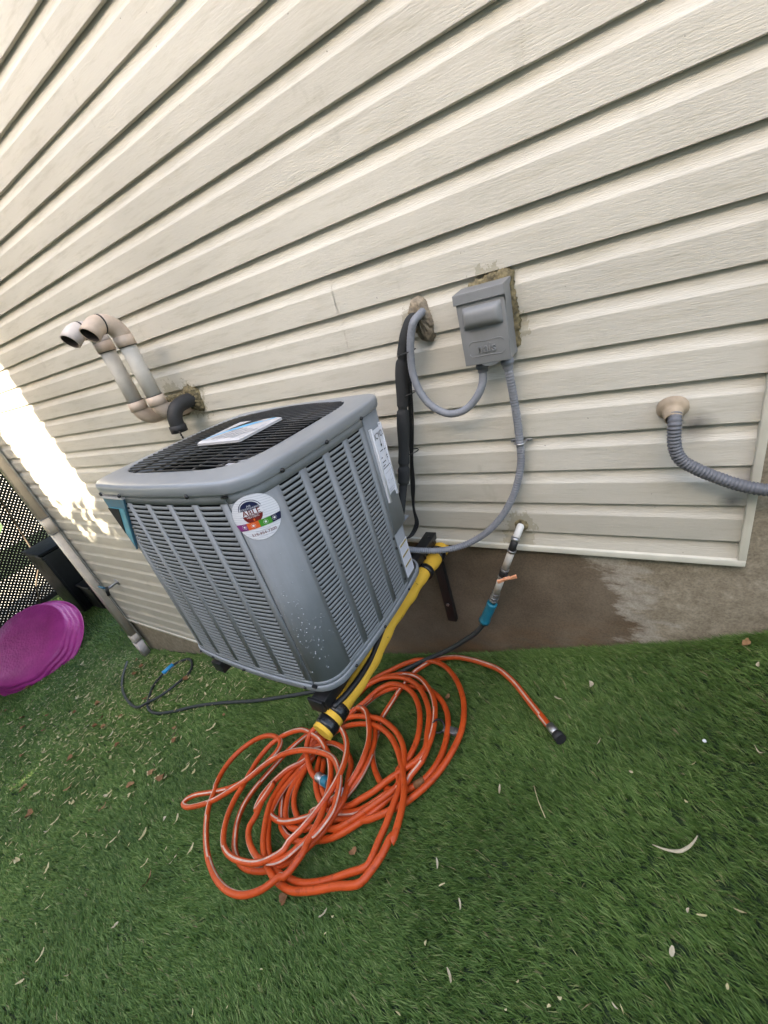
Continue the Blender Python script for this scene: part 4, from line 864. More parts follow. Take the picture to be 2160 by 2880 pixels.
# ------------------------------------------------------------------ tangled orange hose
oh = thing('garden_hose', 'tangled orange garden hose with a white stripe heaped on the turf', 'hose', (-.9, -.8, -.75))
def lo(p): return (p[0]+.9, p[1]+.8, p[2]+.75)
HOSE = [[0.028,[[-0.237,-0.355],[-0.327,-0.262],[-0.417,-0.169],[-0.495,-0.109],[-0.568,-0.079],[-0.641,-0.057],[-0.711,-0.044],[-0.779,-0.047],[-0.826,-0.06],[-0.86,-0.081],[-0.91,-0.134],[-0.927,-0.189],[-0.941,-0.238],[-0.953,-0.323],[-0.958,-0.39],[-0.939,-0.463],[-0.929,-0.513],[-0.907,-0.555],[-0.881,-0.586],[-0.842,-0.62],[-0.791,-0.65],[-0.741,-0.658]]],[0.036,[[-1.187,-0.28],[-1.134,-0.184],[-1.043,-0.127],[-0.986,-0.094],[-0.924,-0.07],[-0.862,-0.072],[-0.783,-0.088],[-0.691,-0.149],[-0.617,-0.234],[-0.579,-0.305],[-0.555,-0.395],[-0.56,-0.482],[-0.581,-0.559],[-0.609,-0.616],[-0.66,-0.683],[-0.714,-0.727],[-0.781,-0.771],[-0.845,-0.787],[-0.914,-0.801],[-0.986,-0.828]]],[0.028,[[-1.138,-0.377],[-1.096,-0.307],[-1.049,-0.26],[-0.986,-0.231],[-0.892,-0.217],[-0.804,-0.221],[-0.75,-0.241],[-0.688,-0.284],[-0.639,-0.344],[-0.612,-0.415],[-0.601,-0.483],[-0.608,-0.55],[-0.634,-0.604],[-0.667,-0.635],[-0.682,-0.646],[-0.715,-0.656],[-0.736,-0.681],[-0.775,-0.74],[-0.834,-0.806],[-0.898,-0.859],[-0.988,-0.895],[-1.033,-0.91],[-1.103,-0.912],[-1.121,-0.908],[-1.166,-0.892],[-1.193,-0.869],[-1.236,-0.826],[-1.276,-0.772],[-1.275,-0.719],[-1.264,-0.663],[-1.264,-0.598]]],[0.044,[[-1.316,-0.529],[-1.267,-0.441],[-1.179,-0.383],[-1.174,-0.31],[-1.16,-0.254],[-1.109,-0.2],[-1.027,-0.17],[-0.939,-0.158],[-0.86,-0.175],[-0.785,-0.224],[-0.724,-0.29],[-0.689,-0.36],[-0.668,-0.433],[-0.663,-0.496],[-0.665,-0.547],[-0.686,-0.605],[-0.688,-0.625],[-0.714,-0.649],[-0.748,-0.679],[-0.799,-0.727],[-0.842,-0.757],[-0.899,-0.775],[-0.952,-0.784]]],[0.052,[[-1.307,-0.568],[-1.265,-0.497],[-1.187,-0.399],[-1.172,-0.34],[-1.15,-0.265],[-1.078,-0.199],[-0.953,-0.185],[-0.85,-0.219],[-0.765,-0.291],[-0.715,-0.36],[-0.686,-0.441],[-0.667,-0.498],[-0.678,-0.54],[-0.711,-0.582],[-0.779,-0.646],[-0.808,-0.681],[-0.848,-0.712],[-0.893,-0.748],[-0.936,-0.764]]],[0.044,[[-1.298,-0.575],[-1.194,-0.486],[-1.135,-0.388],[-1.088,-0.318],[-1.058,-0.263],[-1.005,-0.225],[-0.932,-0.227],[-0.849,-0.264],[-0.788,-0.321],[-0.748,-0.386],[-0.725,-0.448],[-0.718,-0.504],[-0.726,-0.557],[-0.745,-0.597],[-0.718,-0.64],[-0.744,-0.685],[-0.792,-0.738],[-0.84,-0.79],[-0.893,-0.834],[-0.958,-0.849],[-1.009,-0.862],[-1.053,-0.879],[-1.113,-0.883],[-1.156,-0.865],[-1.197,-0.825],[-1.231,-0.771],[-1.238,-0.717],[-1.236,-0.651],[-1.234,-0.594]]],[0.06,[[-1.281,-0.604],[-1.235,-0.52],[-1.186,-0.465],[-1.145,-0.436],[-1.076,-0.416],[-1.026,-0.413],[-0.948,-0.414],[-0.873,-0.436],[-0.8,-0.477],[-0.76,-0.515],[-0.73,-0.562],[-0.712,-0.607],[-0.699,-0.666],[-0.696,-0.718],[-0.691,-0.777],[-0.692,-0.828],[-0.691,-0.848],[-0.692,-0.887],[-0.7,-0.903],[-0.748,-0.932],[-0.828,-0.98],[-0.908,-1.01],[-0.972,-1.017],[-1.04,-1.018],[-1.088,-1.003],[-1.116,-0.99],[-1.16,-0.959],[-1.215,-0.907],[-1.241,-0.868],[-1.255,-0.824],[-1.261,-0.768],[-1.25,-0.671],[-1.247,-0.623]]],[0.068,[[-1.252,-0.604],[-1.194,-0.515],[-1.133,-0.477],[-1.071,-0.458],[-1.0,-0.447],[-0.922,-0.452],[-0.842,-0.484],[-0.771,-0.539],[-0.719,-0.597],[-0.68,-0.652],[-0.658,-0.705],[-0.646,-0.756],[-0.639,-0.817],[-0.648,-0.803],[-0.655,-0.861],[-0.67,-0.909],[-0.686,-0.943],[-0.708,-0.957],[-0.766,-0.978],[-0.838,-1.012],[-0.919,-1.04],[-0.959,-1.043],[-1.024,-1.037],[-1.077,-1.022],[-1.12,-1.003],[-1.172,-0.966],[-1.217,-0.917],[-1.241,-0.885],[-1.273,-0.825],[-1.286,-0.763],[-1.284,-0.705],[-1.272,-0.644],[-1.25,-0.595]]],[0.076,[[-1.17,-0.439],[-1.157,-0.396],[-1.13,-0.371],[-1.095,-0.365],[-1.043,-0.385],[-0.986,-0.44],[-0.934,-0.514],[-0.913,-0.585],[-0.915,-0.641],[-0.93,-0.698],[-0.948,-0.746],[-0.959,-0.802],[-0.957,-0.837]]],[0.052,[[-1.18,-0.395],[-1.119,-0.361],[-1.029,-0.389],[-0.945,-0.46],[-0.91,-0.525],[-0.9,-0.583],[-0.903,-0.646],[-0.913,-0.684],[-0.934,-0.731],[-0.952,-0.779],[-0.958,-0.823]]],[0.1,[[-1.097,-0.699],[-1.148,-0.691],[-1.21,-0.649],[-1.255,-0.595],[-1.264,-0.546],[-1.23,-0.509],[-1.174,-0.492],[-1.11,-0.502],[-1.046,-0.537],[-0.998,-0.584],[-0.97,-0.637],[-0.958,-0.696],[-0.958,-0.755],[-0.97,-0.819],[-0.996,-0.895],[-1.02,-0.94],[-1.021,-0.966],[-1.049,-0.995],[-1.104,-1.029],[-1.19,-1.049],[-1.277,-1.052],[-1.346,-1.034],[-1.4,-0.995],[-1.445,-0.94],[-1.472,-0.875],[-1.474,-0.852],[-1.492,-0.778],[-1.501,-0.702],[-1.487,-0.634],[-1.452,-0.589],[-1.399,-0.555],[-1.337,-0.538],[-1.274,-0.545],[-1.262,-0.548],[-1.194,-0.564],[-1.127,-0.596],[-1.069,-0.633],[-1.019,-0.681],[-0.985,-0.732],[-0.962,-0.784],[-0.946,-0.831],[-0.941,-0.878],[-0.94,-0.924],[-0.935,-0.939],[-0.942,-0.984],[-0.959,-1.026],[-0.975,-1.031],[-1.017,-1.08],[-1.086,-1.119],[-1.163,-1.132],[-1.249,-1.126],[-1.346,-1.101],[-1.428,-1.066],[-1.522,-1.01],[-1.595,-0.951],[-1.641,-0.885],[-1.656,-0.875],[-1.692,-0.791],[-1.683,-0.71],[-1.633,-0.638],[-1.563,-0.6],[-1.478,-0.597],[-1.428,-0.617],[-1.412,-0.657],[-1.426,-0.706],[-1.447,-0.758],[-1.495,-0.815],[-1.555,-0.858],[-1.653,-0.898],[-1.76,-0.937],[-1.799,-0.966],[-1.799,-0.986],[-1.754,-0.991],[-1.684,-0.971],[-1.592,-0.927],[-1.53,-0.875],[-1.468,-0.813],[-1.419,-0.741],[-1.373,-0.692],[-1.313,-0.658],[-1.244,-0.635],[-1.165,-0.626],[-1.096,-0.626],[-1.034,-0.638],[-0.985,-0.668],[-0.945,-0.707],[-0.918,-0.759],[-0.904,-0.809],[-0.914,-0.857],[-0.929,-0.891],[-0.947,-0.902],[-0.975,-0.942],[-1.006,-0.982],[-1.05,-1.008],[-1.118,-1.018],[-1.186,-1.004],[-1.247,-0.977],[-1.277,-0.946],[-1.279,-0.91],[-1.304,-0.838],[-1.298,-0.783],[-1.302,-0.891],[-1.318,-0.826],[-1.314,-0.763],[-1.294,-0.706],[-1.253,-0.656],[-1.226,-0.603]]],[0.052,[[-1.281,-0.42],[-1.351,-0.535],[-1.386,-0.615],[-1.407,-0.69],[-1.427,-0.763],[-1.438,-0.827],[-1.432,-0.891],[-1.398,-0.952],[-1.358,-0.991],[-1.323,-1.019],[-1.276,-1.041],[-1.225,-1.052],[-1.169,-1.05],[-1.087,-1.027],[-1.026,-0.99],[-0.988,-0.955],[-0.958,-0.911],[-0.935,-0.866],[-0.925,-0.812],[-0.917,-0.74],[-0.957,-0.649],[-0.967,-0.623],[-0.993,-0.598],[-1.043,-0.569],[-1.102,-0.554],[-1.148,-0.552],[-1.2,-0.565],[-1.246,-0.58],[-1.27,-0.601],[-1.288,-0.649],[-1.29,-0.709]]],[0.06,[[-1.223,-0.611],[-1.233,-0.644],[-1.259,-0.734],[-1.261,-0.817],[-1.252,-0.868],[-1.232,-0.878],[-1.187,-0.885],[-1.135,-0.88],[-1.077,-0.859],[-1.029,-0.829],[-1.04,-0.819],[-1.005,-0.786],[-0.98,-0.751],[-0.951,-0.703],[-0.94,-0.667]]],[0.036,[[-1.233,-0.614],[-1.229,-0.669],[-1.221,-0.72],[-1.201,-0.77],[-1.163,-0.814],[-1.113,-0.844],[-1.072,-0.862],[-1.018,-0.857]]],[0.036,[[-1.19,-0.607],[-1.159,-0.663],[-1.117,-0.714],[-1.07,-0.752],[-1.022,-0.774],[-0.976,-0.783]]],[0.044,[[-1.156,-0.614],[-1.113,-0.674],[-1.073,-0.72],[-1.029,-0.747],[-0.981,-0.759]]]]
mb = MB()
for hi_, (lift, pts) in enumerate(HOSE):
    P2 = catmull([np.array((x, y, 0)) for x, y in pts], .016); n = len(P2); rnd = random.Random(hi_); ph = rnd.uniform(0, 10)
    P3 = []
    for k, p in enumerate(P2):
        e = min(1, min(k, n-1-k)/14.); lz = .012+(lift-.012)*(.25+.75*e)*(1+.10*math.sin(k*.05+ph)); P3.append(lo((p[0], p[1], g(p[0])+lz)))
    st0 = rnd.randrange(12)
    mb.tube(P3, lambda k, q=ph: .0116*(1+.03*math.sin(k*.07+q)), 12, stripe=lambda k, s=st0: int(round(s+1.6*math.sin(k*.018+ph)+1.2*math.sin(k*.05))) , si=1)
mb.build('hose_tube', [M['hose'], M['hosew']], oh)
def gz(p, l): return lo((p[0], p[1], g(p[0])+l))
e1 = np.array(HOSE[0][1][0]); e2 = np.array(HOSE[0][1][1]); dv = (e1-e2)/np.linalg.norm(e1-e2)
mb = MB(); mb.tube([gz(e1-dv*.01, .026), gz(e1+dv*.028, .024)], [.0145, .0140], 14); mb.build('hose_ferrule', M['metal'], oh)
mb = MB(); mb.tube([gz(e1+dv*.026, .024), gz(e1+dv*.034, .024), gz(e1+dv*.05, .023)], [.016, .0185, .0190], 10); mb.build('hose_coupling', M['rubber'], oh)
c0 = np.array(HOSE[10][1][0]); c1_ = np.array(HOSE[10][1][1]); dv = (c0-c1_)/np.linalg.norm(c0-c1_); lf_ = HOSE[10][0]
for nm, a, b, r, mt in (('hose_nut', -.005, .035, .020, 'metal'), ('connector_grip', .036, .072, .0205, 'teal'), ('connector_ring', .034, .040, .0212, 'white'), ('connector_body', .072, .12, .0185, 'rubber'), ('connector_tip', .12, .165, .014, 'paper')):
    mb = MB(); mb.tube([gz(c0+dv*a, lf_*.55+.006), gz(c0+dv*(a+.002), lf_*.55+.006), gz(c0+dv*(b-.002), lf_*.55), gz(c0+dv*b, lf_*.55)], [r*.9, r, r, r*.9], 12); mb.build(nm, M[mt], oh)
# tape patch on the right loop
q0 = np.array(HOSE[2][1][12]); q1 = np.array(HOSE[2][1][13]); dv = (q1-q0)/np.linalg.norm(q1-q0); mid_ = q0*.7+q1*.3
mb = MB(); mb.tube([gz(mid_-dv*.02, HOSE[2][0]*1.0), gz(mid_+dv*.02, HOSE[2][0]*1.0)], .0132, 12); mb.build('tape_patch', M['leafb'], oh)
# spring clip lying by the hose
cp = thing('hose_clamp', 'small dark metal clamp lying on the turf inside the orange hose', 'clamp', (-.603, -.40, g(-.603)+.012))
bbox('clamp_body', (-.030, -.014, 0), (.022, .014, .016), M['steel'], cp, .003); bbox('clamp_screw', (.018, -.010, .004), (.044, .012, .022), M['metal'], cp, .002)
mb = MB(); mb.tube([(-.052+.024*math.cos(a_), .022*math.sin(a_), .012+.010*math.sin(a_)) for a_ in np.linspace(0, 2*math.pi, 16)], .004, 6, cap=False); mb.build('clamp_band', M['black'], cp)
# ------------------------------------------------------------------ downspout and the far tap
dsn = thing('downspout', 'beige metal downspout at the far corner of the house', 'downspout', (-4.41, -.056, -1.80))
def rbox(mb, x0, x1, y0, y1, z0, z1, r=.012, n=4):
    ring_ = []
    for cx, cy, a0 in ((x1-r, y1-r, 0), (x0+r, y1-r, 90), (x0+r, y0+r, 180), (x1-r, y0+r, 270)):
        for k in range(n+1): a = math.radians(a0+90*k/n); ring_.append((cx+r*math.cos(a), cy+r*math.sin(a)))
    m_ = len(ring_); V = [(x, y, z0) for x, y in ring_]+[(x, y, z1) for x, y in ring_]
    F = [(k, (k+1) % m_, m_+(k+1) % m_, m_+k) for k in range(m_)]+[tuple(range(m_))[::-1], tuple(range(m_, 2*m_))]
    mb.add(V, F, 0, True)
for z0, z1, e in ((.28, 1.7, 0), (1.704, 4.6, .002)):
    mb = MB(); rbox(mb, -.036-e, .036+e, -.030-e, .030+e, z0, z1); mb.build('pipe_section', M['dspout'], dsn)
mb = MB(); rbox(mb, -.040, .040, -.034, .034, 1.56, 1.715); mb.build('joint_sleeve', M['dspout'], dsn)
mb = MB(); rbox(mb, -.042, .042, -.036, .036, .02, .20); mb.build('outlet_adapter', M['pvcw'], dsn)
mb = MB(); rbox(mb, -.039, .039, -.033, .033, .18, .30); mb.build('joint_sleeve', M['dspout'], dsn)
for zc in (.21, 1.56, 1.712):
    mb = MB(); rbox(mb, -.0428, .0428, -.0368, .0368, zc, zc+.006); mb.build('joint_line', M['steel'], dsn)
wt = thing('wall_faucet', 'small dark hose faucet on the siding beside the downspout', 'faucet', (-4.02, 0, -.79))
V, F = lathe([(.034, 0), (.034, .006), (.012, .010), (.012, .10)], 14, axis_to((0, 0, 0), (0, -1, 0))); mk('stem', V, F, M['steel'], wt, smooth=True)
mb = MB(); mb.tube([(0, -.09, .02), (0, -.105, -.015), (0, -.115, -.06)], .014, 10); mb.build('spout', M['black'], wt)
mb = MB(); mb.tube([(-.05, -.125, .045), (.05, -.125, .045)], .010, 8); mb.tube([(0, -.095, .0), (0, -.125, .045)], .007, 8); mb.build('handle', M['dkblue'], wt)
# ------------------------------------------------------------------ yard at the far end
pn = Vector((.34, -.39, .86)).normalized(); pc = Vector((-6.65, -.47, -1.81)); PR = .605
kp = thing('paddling_pool', 'magenta plastic paddling pool propped bottom up on the turf', 'paddling pool', tuple(pc-pn*.197)); kp.rotation_mode = 'QUATERNION'; kp.rotation_quaternion = pn.to_track_quat('Z', 'Y')
V = []; F = []; n = 96; pr = [(PR+.014, .0, 0), (PR+.018, .014, 0), (PR+.014, .022, 0), (PR-.006, .026, .3)]
for k in range(25): z = .03+.14*k/24; pr.append((PR-.012-.07*k/24, z, 1.0))
pr += [(PR-.092, .185, .3), (PR-.105, .196, 0), (PR-.3, .194, 0), (.05, .195, 0)]
for qi, (r_, z_, wv) in enumerate(pr):
    for j in range(n):
        a = 2*math.pi*j/n; q = .006*math.sin(2*math.pi*z_/.055+1.3*math.sin(9*a)) if wv == 1.0 else 0
        V.append(((r_+q)*math.cos(a), (r_+q)*math.sin(a), z_))
for k in range(len(pr)-1):
    for j in range(n): F.append((k*n+j, k*n+(j+1) % n, (k+1)*n+(j+1) % n, (k+1)*n+j))
F.append(tuple((len(pr)-1)*n+j for j in range(n)))
mk('pool_shell', V, F, M['pool'], kp, smooth=True)
bn = thing('storage_box', 'tall black resin storage box standing behind the paddling pool', 'storage box', (-8.0, .86, g(-8.0)))
bbox('box_body', (-.35, -.40, 0), (.30, .60, 1.16), M['bin'], bn, .03); bbox('lid', (-.37, -.42, 1.165), (.32, .62, 1.21), M['bin'], bn, .03)
for yv in (-.38, -.05, .25, .5): bbox('corner_rib', (.295, yv-.02, .05), (.325, yv+.02, 1.1), M['bin'], bn, .008)
b2 = thing('storage_box', 'low black resin box beside the tall black one', 'storage box', (-7.40, .86, g(-7.40)))
bbox('box_body', (-.2, -.28, 0), (.22, .4, .42), M['bin'], b2, .02); bbox('lid', (-.22, -.30, .425), (.24, .42, .47), M['bin'], b2, .015)
# lattice screen
lt_ = thing('lattice_screen', 'dark wooden lattice screen at the end of the yard', 'lattice', (-9.9, .3, g(-9.9)))
LW, LH, PT, SW = 2.6, 2.9, .050, .036
def lat(sign, xo):
    nm_ = 0
    dd = PT*math.sqrt(2)
    for k in range(-120, 200):
        c = k*dd
        pts_ = []
        # line  z = sign*y + c  clipped to the panel
        y0, y1 = -LW/2, LW/2
        za_, zb2 = sign*y0+c, sign*y1+c
        def clip(y, z): return y, z
        ya, yb = y0, y1
        if sign > 0: ya = max(y0, -c); yb = min(y1, LH-c)
        else: ya = max(y0, c-LH); yb = min(y1, c)
        if yb-ya < .05: continue
        p = np.array((xo, ya, sign*ya+c)); q = np.array((xo, yb, sign*yb+c)); d = (q-p)/np.linalg.norm(q-p); nn = np.cross(d, (1, 0, 0))*SW/2; xx = np.array((.004, 0, 0))
        V = [p-nn-xx, p+nn-xx, p+nn+xx, p-nn+xx, q-nn-xx, q+nn-xx, q+nn+xx, q-nn+xx]
        mk('lath', V, [(0, 3, 2, 1), (4, 5, 6, 7), (0, 1, 5, 4), (1, 2, 6, 5), (2, 3, 7, 6), (3, 0, 4, 7)], M['wood'], lt_)
lat(1, 0.0); lat(-1, .0095)
bbox('frame_rail', (-.03, -LW/2, LH), (.03, LW/2, LH+.5), M['wood'], lt_); bbox('frame_rail', (-.03, -LW/2, -.05), (.03, LW/2, .06), M['wood'], lt_)
for yv in (-LW/2, LW/2): bbox('post', (-.04, yv-.05, -.1), (.04, yv+.05, LH+.5), M['wood'], lt_)
mb = MB(); mb.tube(catmull([(.10, .42, 0), (.11, .50, .6), (.08, .58, 1.3), (.12, .66, 2.2)], .1), .018, 6); mb.tube(catmull([(.11, .50, .75), (.12, .25, .45), (.12, .1, .1)], .1), .014, 6); 
tw_ = thing('bare_shrub', 'thin bare stems in front of the dark lattice screen', 'shrub', (-9.7, .3, g(-9.7))); mb.build('stem', M['bark'], tw_)
ts = thing('parasol', 'lime green patio parasol at the left edge of the yard', 'parasol', (-7.95, -.80, g(-7.95)))
V = []; F = []; n = 32
for (r_, z_) in ((1.20, 1.80), (1.215, 1.94), (1.19, 1.98), (.6, 2.22), (.02, 2.42)):
    for j in range(n): a = 2*math.pi*j/n; V.append((r_*(1-.03*abs(math.sin(4*a)))*math.cos(a), r_*(1-.03*abs(math.sin(4*a)))*math.sin(a), z_))
for k in range(4):
    for j in range(n): F.append((k*n+j, k*n+(j+1) % n, (k+1)*n+(j+1) % n, (k+1)*n+j))
mk('canopy', V, F, M['lime'], ts, smooth=True)
mb = MB(); mb.tube([(0, 0, 0), (0, 0, 2.45)], .022, 10); mb.build('pole', M['steel'], ts)
# tree in the gap between the neighbours
tr = thing('young_tree', 'young leafy tree in the gap between the neighbouring houses', 'tree', (-3.78, -7.2, -2.3))
mb = MB(); mb.tube(catmull([(0, 0, 0), (.05, .02, 1.6), (-.03, 0, 3.2), (.02, 0, 4.6), (0, 0, 6.2)], .2), lambda k: .09-.0022*k, 8); mb.build('trunk', M['bark'], tr)
V = []; F = []
for _ in range(7000):
    z = random.uniform(1.2, 6.02+.2*random.random()); rr = .95*random.random()**.5; a = random.uniform(0, 6.283); c = Vector((rr*math.cos(a), rr*math.sin(a)*.8, z)); q = Vector((random.gauss(0, 1), random.gauss(0, 1), random.gauss(0, 1))).normalized(); u = q.orthogonal().normalized()*.10; v = q.cross(u).normalized()*.07; b_ = len(V); V += [c-u, c+v, c+u, c-v]; F.append((b_, b_+1, b_+2, b_+3))
mk('crown', V, F, M['foliage'], tr)
sh = thing('shade_tree', 'large leafy tree added out of view to shade the far end of the yard', 'tree', (-6.9, -3.0, g(-6.9)))  # unseen tree added to block the sky above the far yard
mb = MB(); mb.tube(catmull([(0, 0, 0), (.1, .1, 1.5), (0, .4, 3.2), (.3, 1.2, 4.6)], .2), lambda k: .2-.004*k, 10); mb.build('trunk', M['bark'], sh)
V = []; F = []
for _ in range(24000):
    c = Vector((random.uniform(-3.2, 2.3), random.uniform(-.6, 6.0), 3.5+random.random()**1.5*2.6)); q = Vector((random.gauss(0, .6), random.gauss(0, .6), 1)).normalized(); u = q.orthogonal().normalized()*random.uniform(.08, .16); v = q.cross(u).normalized()*random.uniform(.05, .1); b_ = len(V); V += [c-u, c+v, c+u, c-v]; F.append((b_, b_+1, b_+2, b_+3))
mk('crown', V, F, M['foliage'], sh)
fe = thing('shading_fence', 'tall dark board fence added out of view at the left to shade the yard', 'fence', (-8.2, -2.75, g(-8.2)))  # unseen fence added to cut the side light on the far yard
bm_ = MB(); bm_.box((-.07, -.012, -.3), (.07, .012, 2.3)); b0 = bm_.build('shading_board', M['wood'], fe); b0.location = (-3.0, 0, g(-11.2)-g(-8.2))
for k in range(1, 41):
    c = b0.copy(); COL.objects.link(c); c.location = (-3.0+.15*k, 0, g(-11.2+.15*k)-g(-8.2))
# ------------------------------------------------------------------ litter on the turf
def leaf_mesh(kind, seed):
    rnd = random.Random(seed); V = []; F = []
    L, W, cu = {'narrow': (.062, .0065, .008), 'short': (.034, .009, .004), 'brown': (.055, .020, .014), 'curl': (.075, .004, .020)}[kind]
    n = 7; bend = rnd.uniform(-.012, .012)
    for k in range(n+1):
        u = k/n; w_ = W*math.sin(math.pi*(.06+.88*u))**.7*(1 if kind != 'brown' else rnd.uniform(.8, 1.2)); x = (u-.5)*L; yb = bend*math.sin(math.pi*u)*(2 if kind == 'curl' else 1); z = cu*(2*u-1)**2+rnd.uniform(0, .002)
        tw2 = rnd.uniform(-.004, .004)+.25*w_
        V += [(x, yb-w_, z+tw2), (x, yb, z), (x, yb+w_, z+.25*w_-tw2*.5)]
    for k in range(n): F += [(3*k, 3*k+3, 3*k+4, 3*k+1), (3*k+1, 3*k+4, 3*k+5, 3*k+2)]
    me = bpy.data.meshes.new('fallen_leaf'); me.from_pydata(V, [], F); me.polygons.foreach_set('use_smooth', [True]*len(F)); return me
LM = {}
for kd, mt in (('narrow', 'leaf'), ('short', 'leaf'), ('brown', 'leafb'), ('curl', 'pale')):
    LM[kd] = [leaf_mesh(kd, 10*ord(kd[0])%97+q) for q in range(4)]
    for me_ in LM[kd]: me_.materials.append(M[mt])
_lv = {}
def LV(me_, mat):
    k = (me_.name, mat)
    if k not in _lv: c = me_.copy(); c.materials.clear(); c.materials.append(M[mat]); _lv[k] = c
    return _lv[k]
def put(kind, x, y, label, group=None, sc_=1.0, rz=None, dz=.0, mat=None, cat='leaf', name='fallen_leaf'):
    me_ = random.choice(LM[kind])
    if mat: me_ = LV(me_, mat)
    o = bpy.data.objects.new(name, me_); COL.objects.link(o); sl = math.atan((g(x+.05)-g(x-.05))/.1); o.rotation_mode = 'XYZ'
    o.matrix_world = Matrix.Translation((x, y, g(x)+.004+dz)) @ Matrix.Rotation(-sl, 4, 'Y') @ Matrix.Rotation(random.uniform(0, 6.28) if rz is None else rz, 4, 'Z') @ Matrix.Rotation(random.gauss(0, .3), 4, 'X') @ Matrix.Diagonal((sc_, sc_, sc_, 1))
    tag(o, label, cat, group); return o
LEAVES = [[-3.84,-1.145],[-5.123,-0.858],[-1.964,-1.061],[-4.873,-1.215],[-3.154,-0.275],[-4.68,-0.941],[-2.244,-1.221],[-3.597,-0.743],[-3.752,-1.412],[-4.11,-0.467],[-3.016,-1.225],[-4.951,-0.906],[-1.846,-1.22],[-4.102,-0.945],[-5.66,-0.418],[-4.122,-0.31],[-2.614,-1.476],[-4.071,-1.152],[-2.347,-0.921],[-5.024,-0.627],[-3.329,-1.362],[-5.57,-1.111],[-3.049,-1.245],[-5.43,-0.452],[-5.219,-1.276],[-4.028,-1.415],[-4.677,-1.012],[-4.157,-0.23],[-5.072,-0.191],[-2.63,-0.953],[-2.572,-0.701],[-4.451,-0.973],[-6.28,-0.767],[-4.48,-0.303],[-3.93,-0.224],[-4.151,-0.759],[-2.712,-0.307],[-4.85,-0.975],[-3.011,-1.337],[-5.096,-1.161],[-6.346,-0.649],[-2.696,-1.095],[-3.186,-0.391],[-6.392,-0.775],[-4.027,-1.204],[-5.575,-0.925],[-4.059,-0.993],[-4.031,-0.656],[-4.831,-1.022],[-2.105,-0.761],[-5.177,-1.318],[-2.261,-0.907],[-5.142,-1.141],[-3.434,-0.83],[-4.163,-1.331],[-3.102,-0.949],[-6.309,-0.368],[-1.86,-1.037],[-2.536,-1.021],[-2.629,-0.388],[-5.925,-0.808],[-5.056,-1.056],[-5.685,-0.699],[-3.258,-1.44],[-3.254,-1.046],[-4.767,-1.174],[-6.057,-1.056],[-4.758,-0.682],[-3.511,-0.857],[-2.708,-1.125],[-5.152,-0.238],[-3.628,-1.314],[-1.458,-1.083],[-5.695,-0.869],[-3.127,-0.287],[-4.53,-1.231],[-2.033,-0.834],[-6.111,-1.097],[-5.191,-1.004],[-3.626,-0.701],[-2.456,-1.064],[-2.215,-0.594],[-2.612,-1.162],[-3.761,-0.317],[-2.509,-0.704],[-4.468,-0.792],[-4.992,-1.361],[-4.518,-0.939],[-5.216,-0.526],[-3.665,-1.072],[-3.424,-1.41],[-3.823,-0.763],[-2.458,-0.933],[-3.937,-0.606],[-3.182,-0.866],[-1.493,-1.067],[-5.623,-0.516],[-4.208,-0.665],[-4.475,-0.297],[-6.103,-0.655],[-2.876,-0.276],[-3.068,-1.672],[-6.346,-1.073],[-5.157,-1.351],[-3.155,-0.426],[-3.398,-0.482],[-4.901,-0.509],[-5.351,-0.296],[-4.046,-1.527],[-3.924,-0.926],[-5.248,-1.006],[-4.355,-1.326],[-5.462,-1.239],[-5.623,-0.332],[-5.848,-1.027],[-4.378,-1.239],[-2.42,-0.895],[-2.499,-0.719],[-4.779,-1.164],[-3.901,-1.346],[-4.748,-0.674],[-2.292,-0.914],[-3.468,-1.468],[-3.454,-0.537],[-3.003,-1.556],[-3.401,-0.408],[-4.607,-0.629],[-5.142,-0.323],[-5.602,-0.812],[-3.573,-0.686],[-4.415,-0.165],[-2.032,-1.15],[-3.565,-0.684],[-3.211,-0.322],[-1.434,-1.103],[-3.628,-1.445],[-5.151,-0.933],[-3.85,-0.759],[-4.241,-1.124],[-5.189,-0.583],[-4.736,-1.302],[-4.09,-0.74],[-3.815,-0.821],[-6.447,-0.581],[-4.289,-1.47],[-3.593,-1.005],[-2.433,-0.916],[-2.627,-0.646],[-3.229,-0.805],[-5.717,-0.551],[-1.607,-1.095],[-4.999,-0.269],[-3.95,-0.842],[-3.254,-1.196],[-3.887,-1.372],[-6.042,-1.114],[-5.105,-0.236],[-2.999,-1.164],[-2.838,-0.536],[-5.158,-1.085],[-4.396,-0.515],[-4.021,-0.92],[-3.361,-1.272],[-4.181,-0.741],[-3.983,-0.347],[-2.997,-0.458],[-3.356,-0.556],[-5.427,-0.917],[-6.195,-0.844],[-3.21,-0.672],[-2.637,-1.312],[-4.835,-1.148],[-5.443,-1.031],[-2.829,-0.827],[-4.517,-0.637],[-6.491,-0.838],[-4.237,-1.005],[-5.606,-0.931],[-3.308,-0.664],[-3.165,-0.433],[-3.478,-0.499],[-5.197,-0.843],[-3.666,-0.801],[-4.198,-1.126],[-3.301,-0.65],[-2.135,-0.832],[-3.86,-0.659],[-4.22,-1.397],[-3.026,-1.561],[-5.84,-1.023],[-0.136,-0.979],[-0.008,-0.932],[-2.064,-1.62],[0.122,-0.743],[-0.917,-1.218],[-0.447,-0.858],[0.151,-0.839],[-0.755,-1.076],[-0.442,-0.984],[-0.119,-0.957],[-0.02,-0.932],[-1.728,-1.401],[-1.085,-1.38],[-1.375,-1.088],[-0.753,-0.708],[-0.206,-0.966],[-0.97,-1.32],[0.124,-0.428],[-0.757,-1.034],[-0.22,-1.016],[-1.67,-1.145],[-0.843,-0.97],[0.107,-0.523],[-0.456,-1.12],[-1.729,-1.248],[0.181,-0.72]]
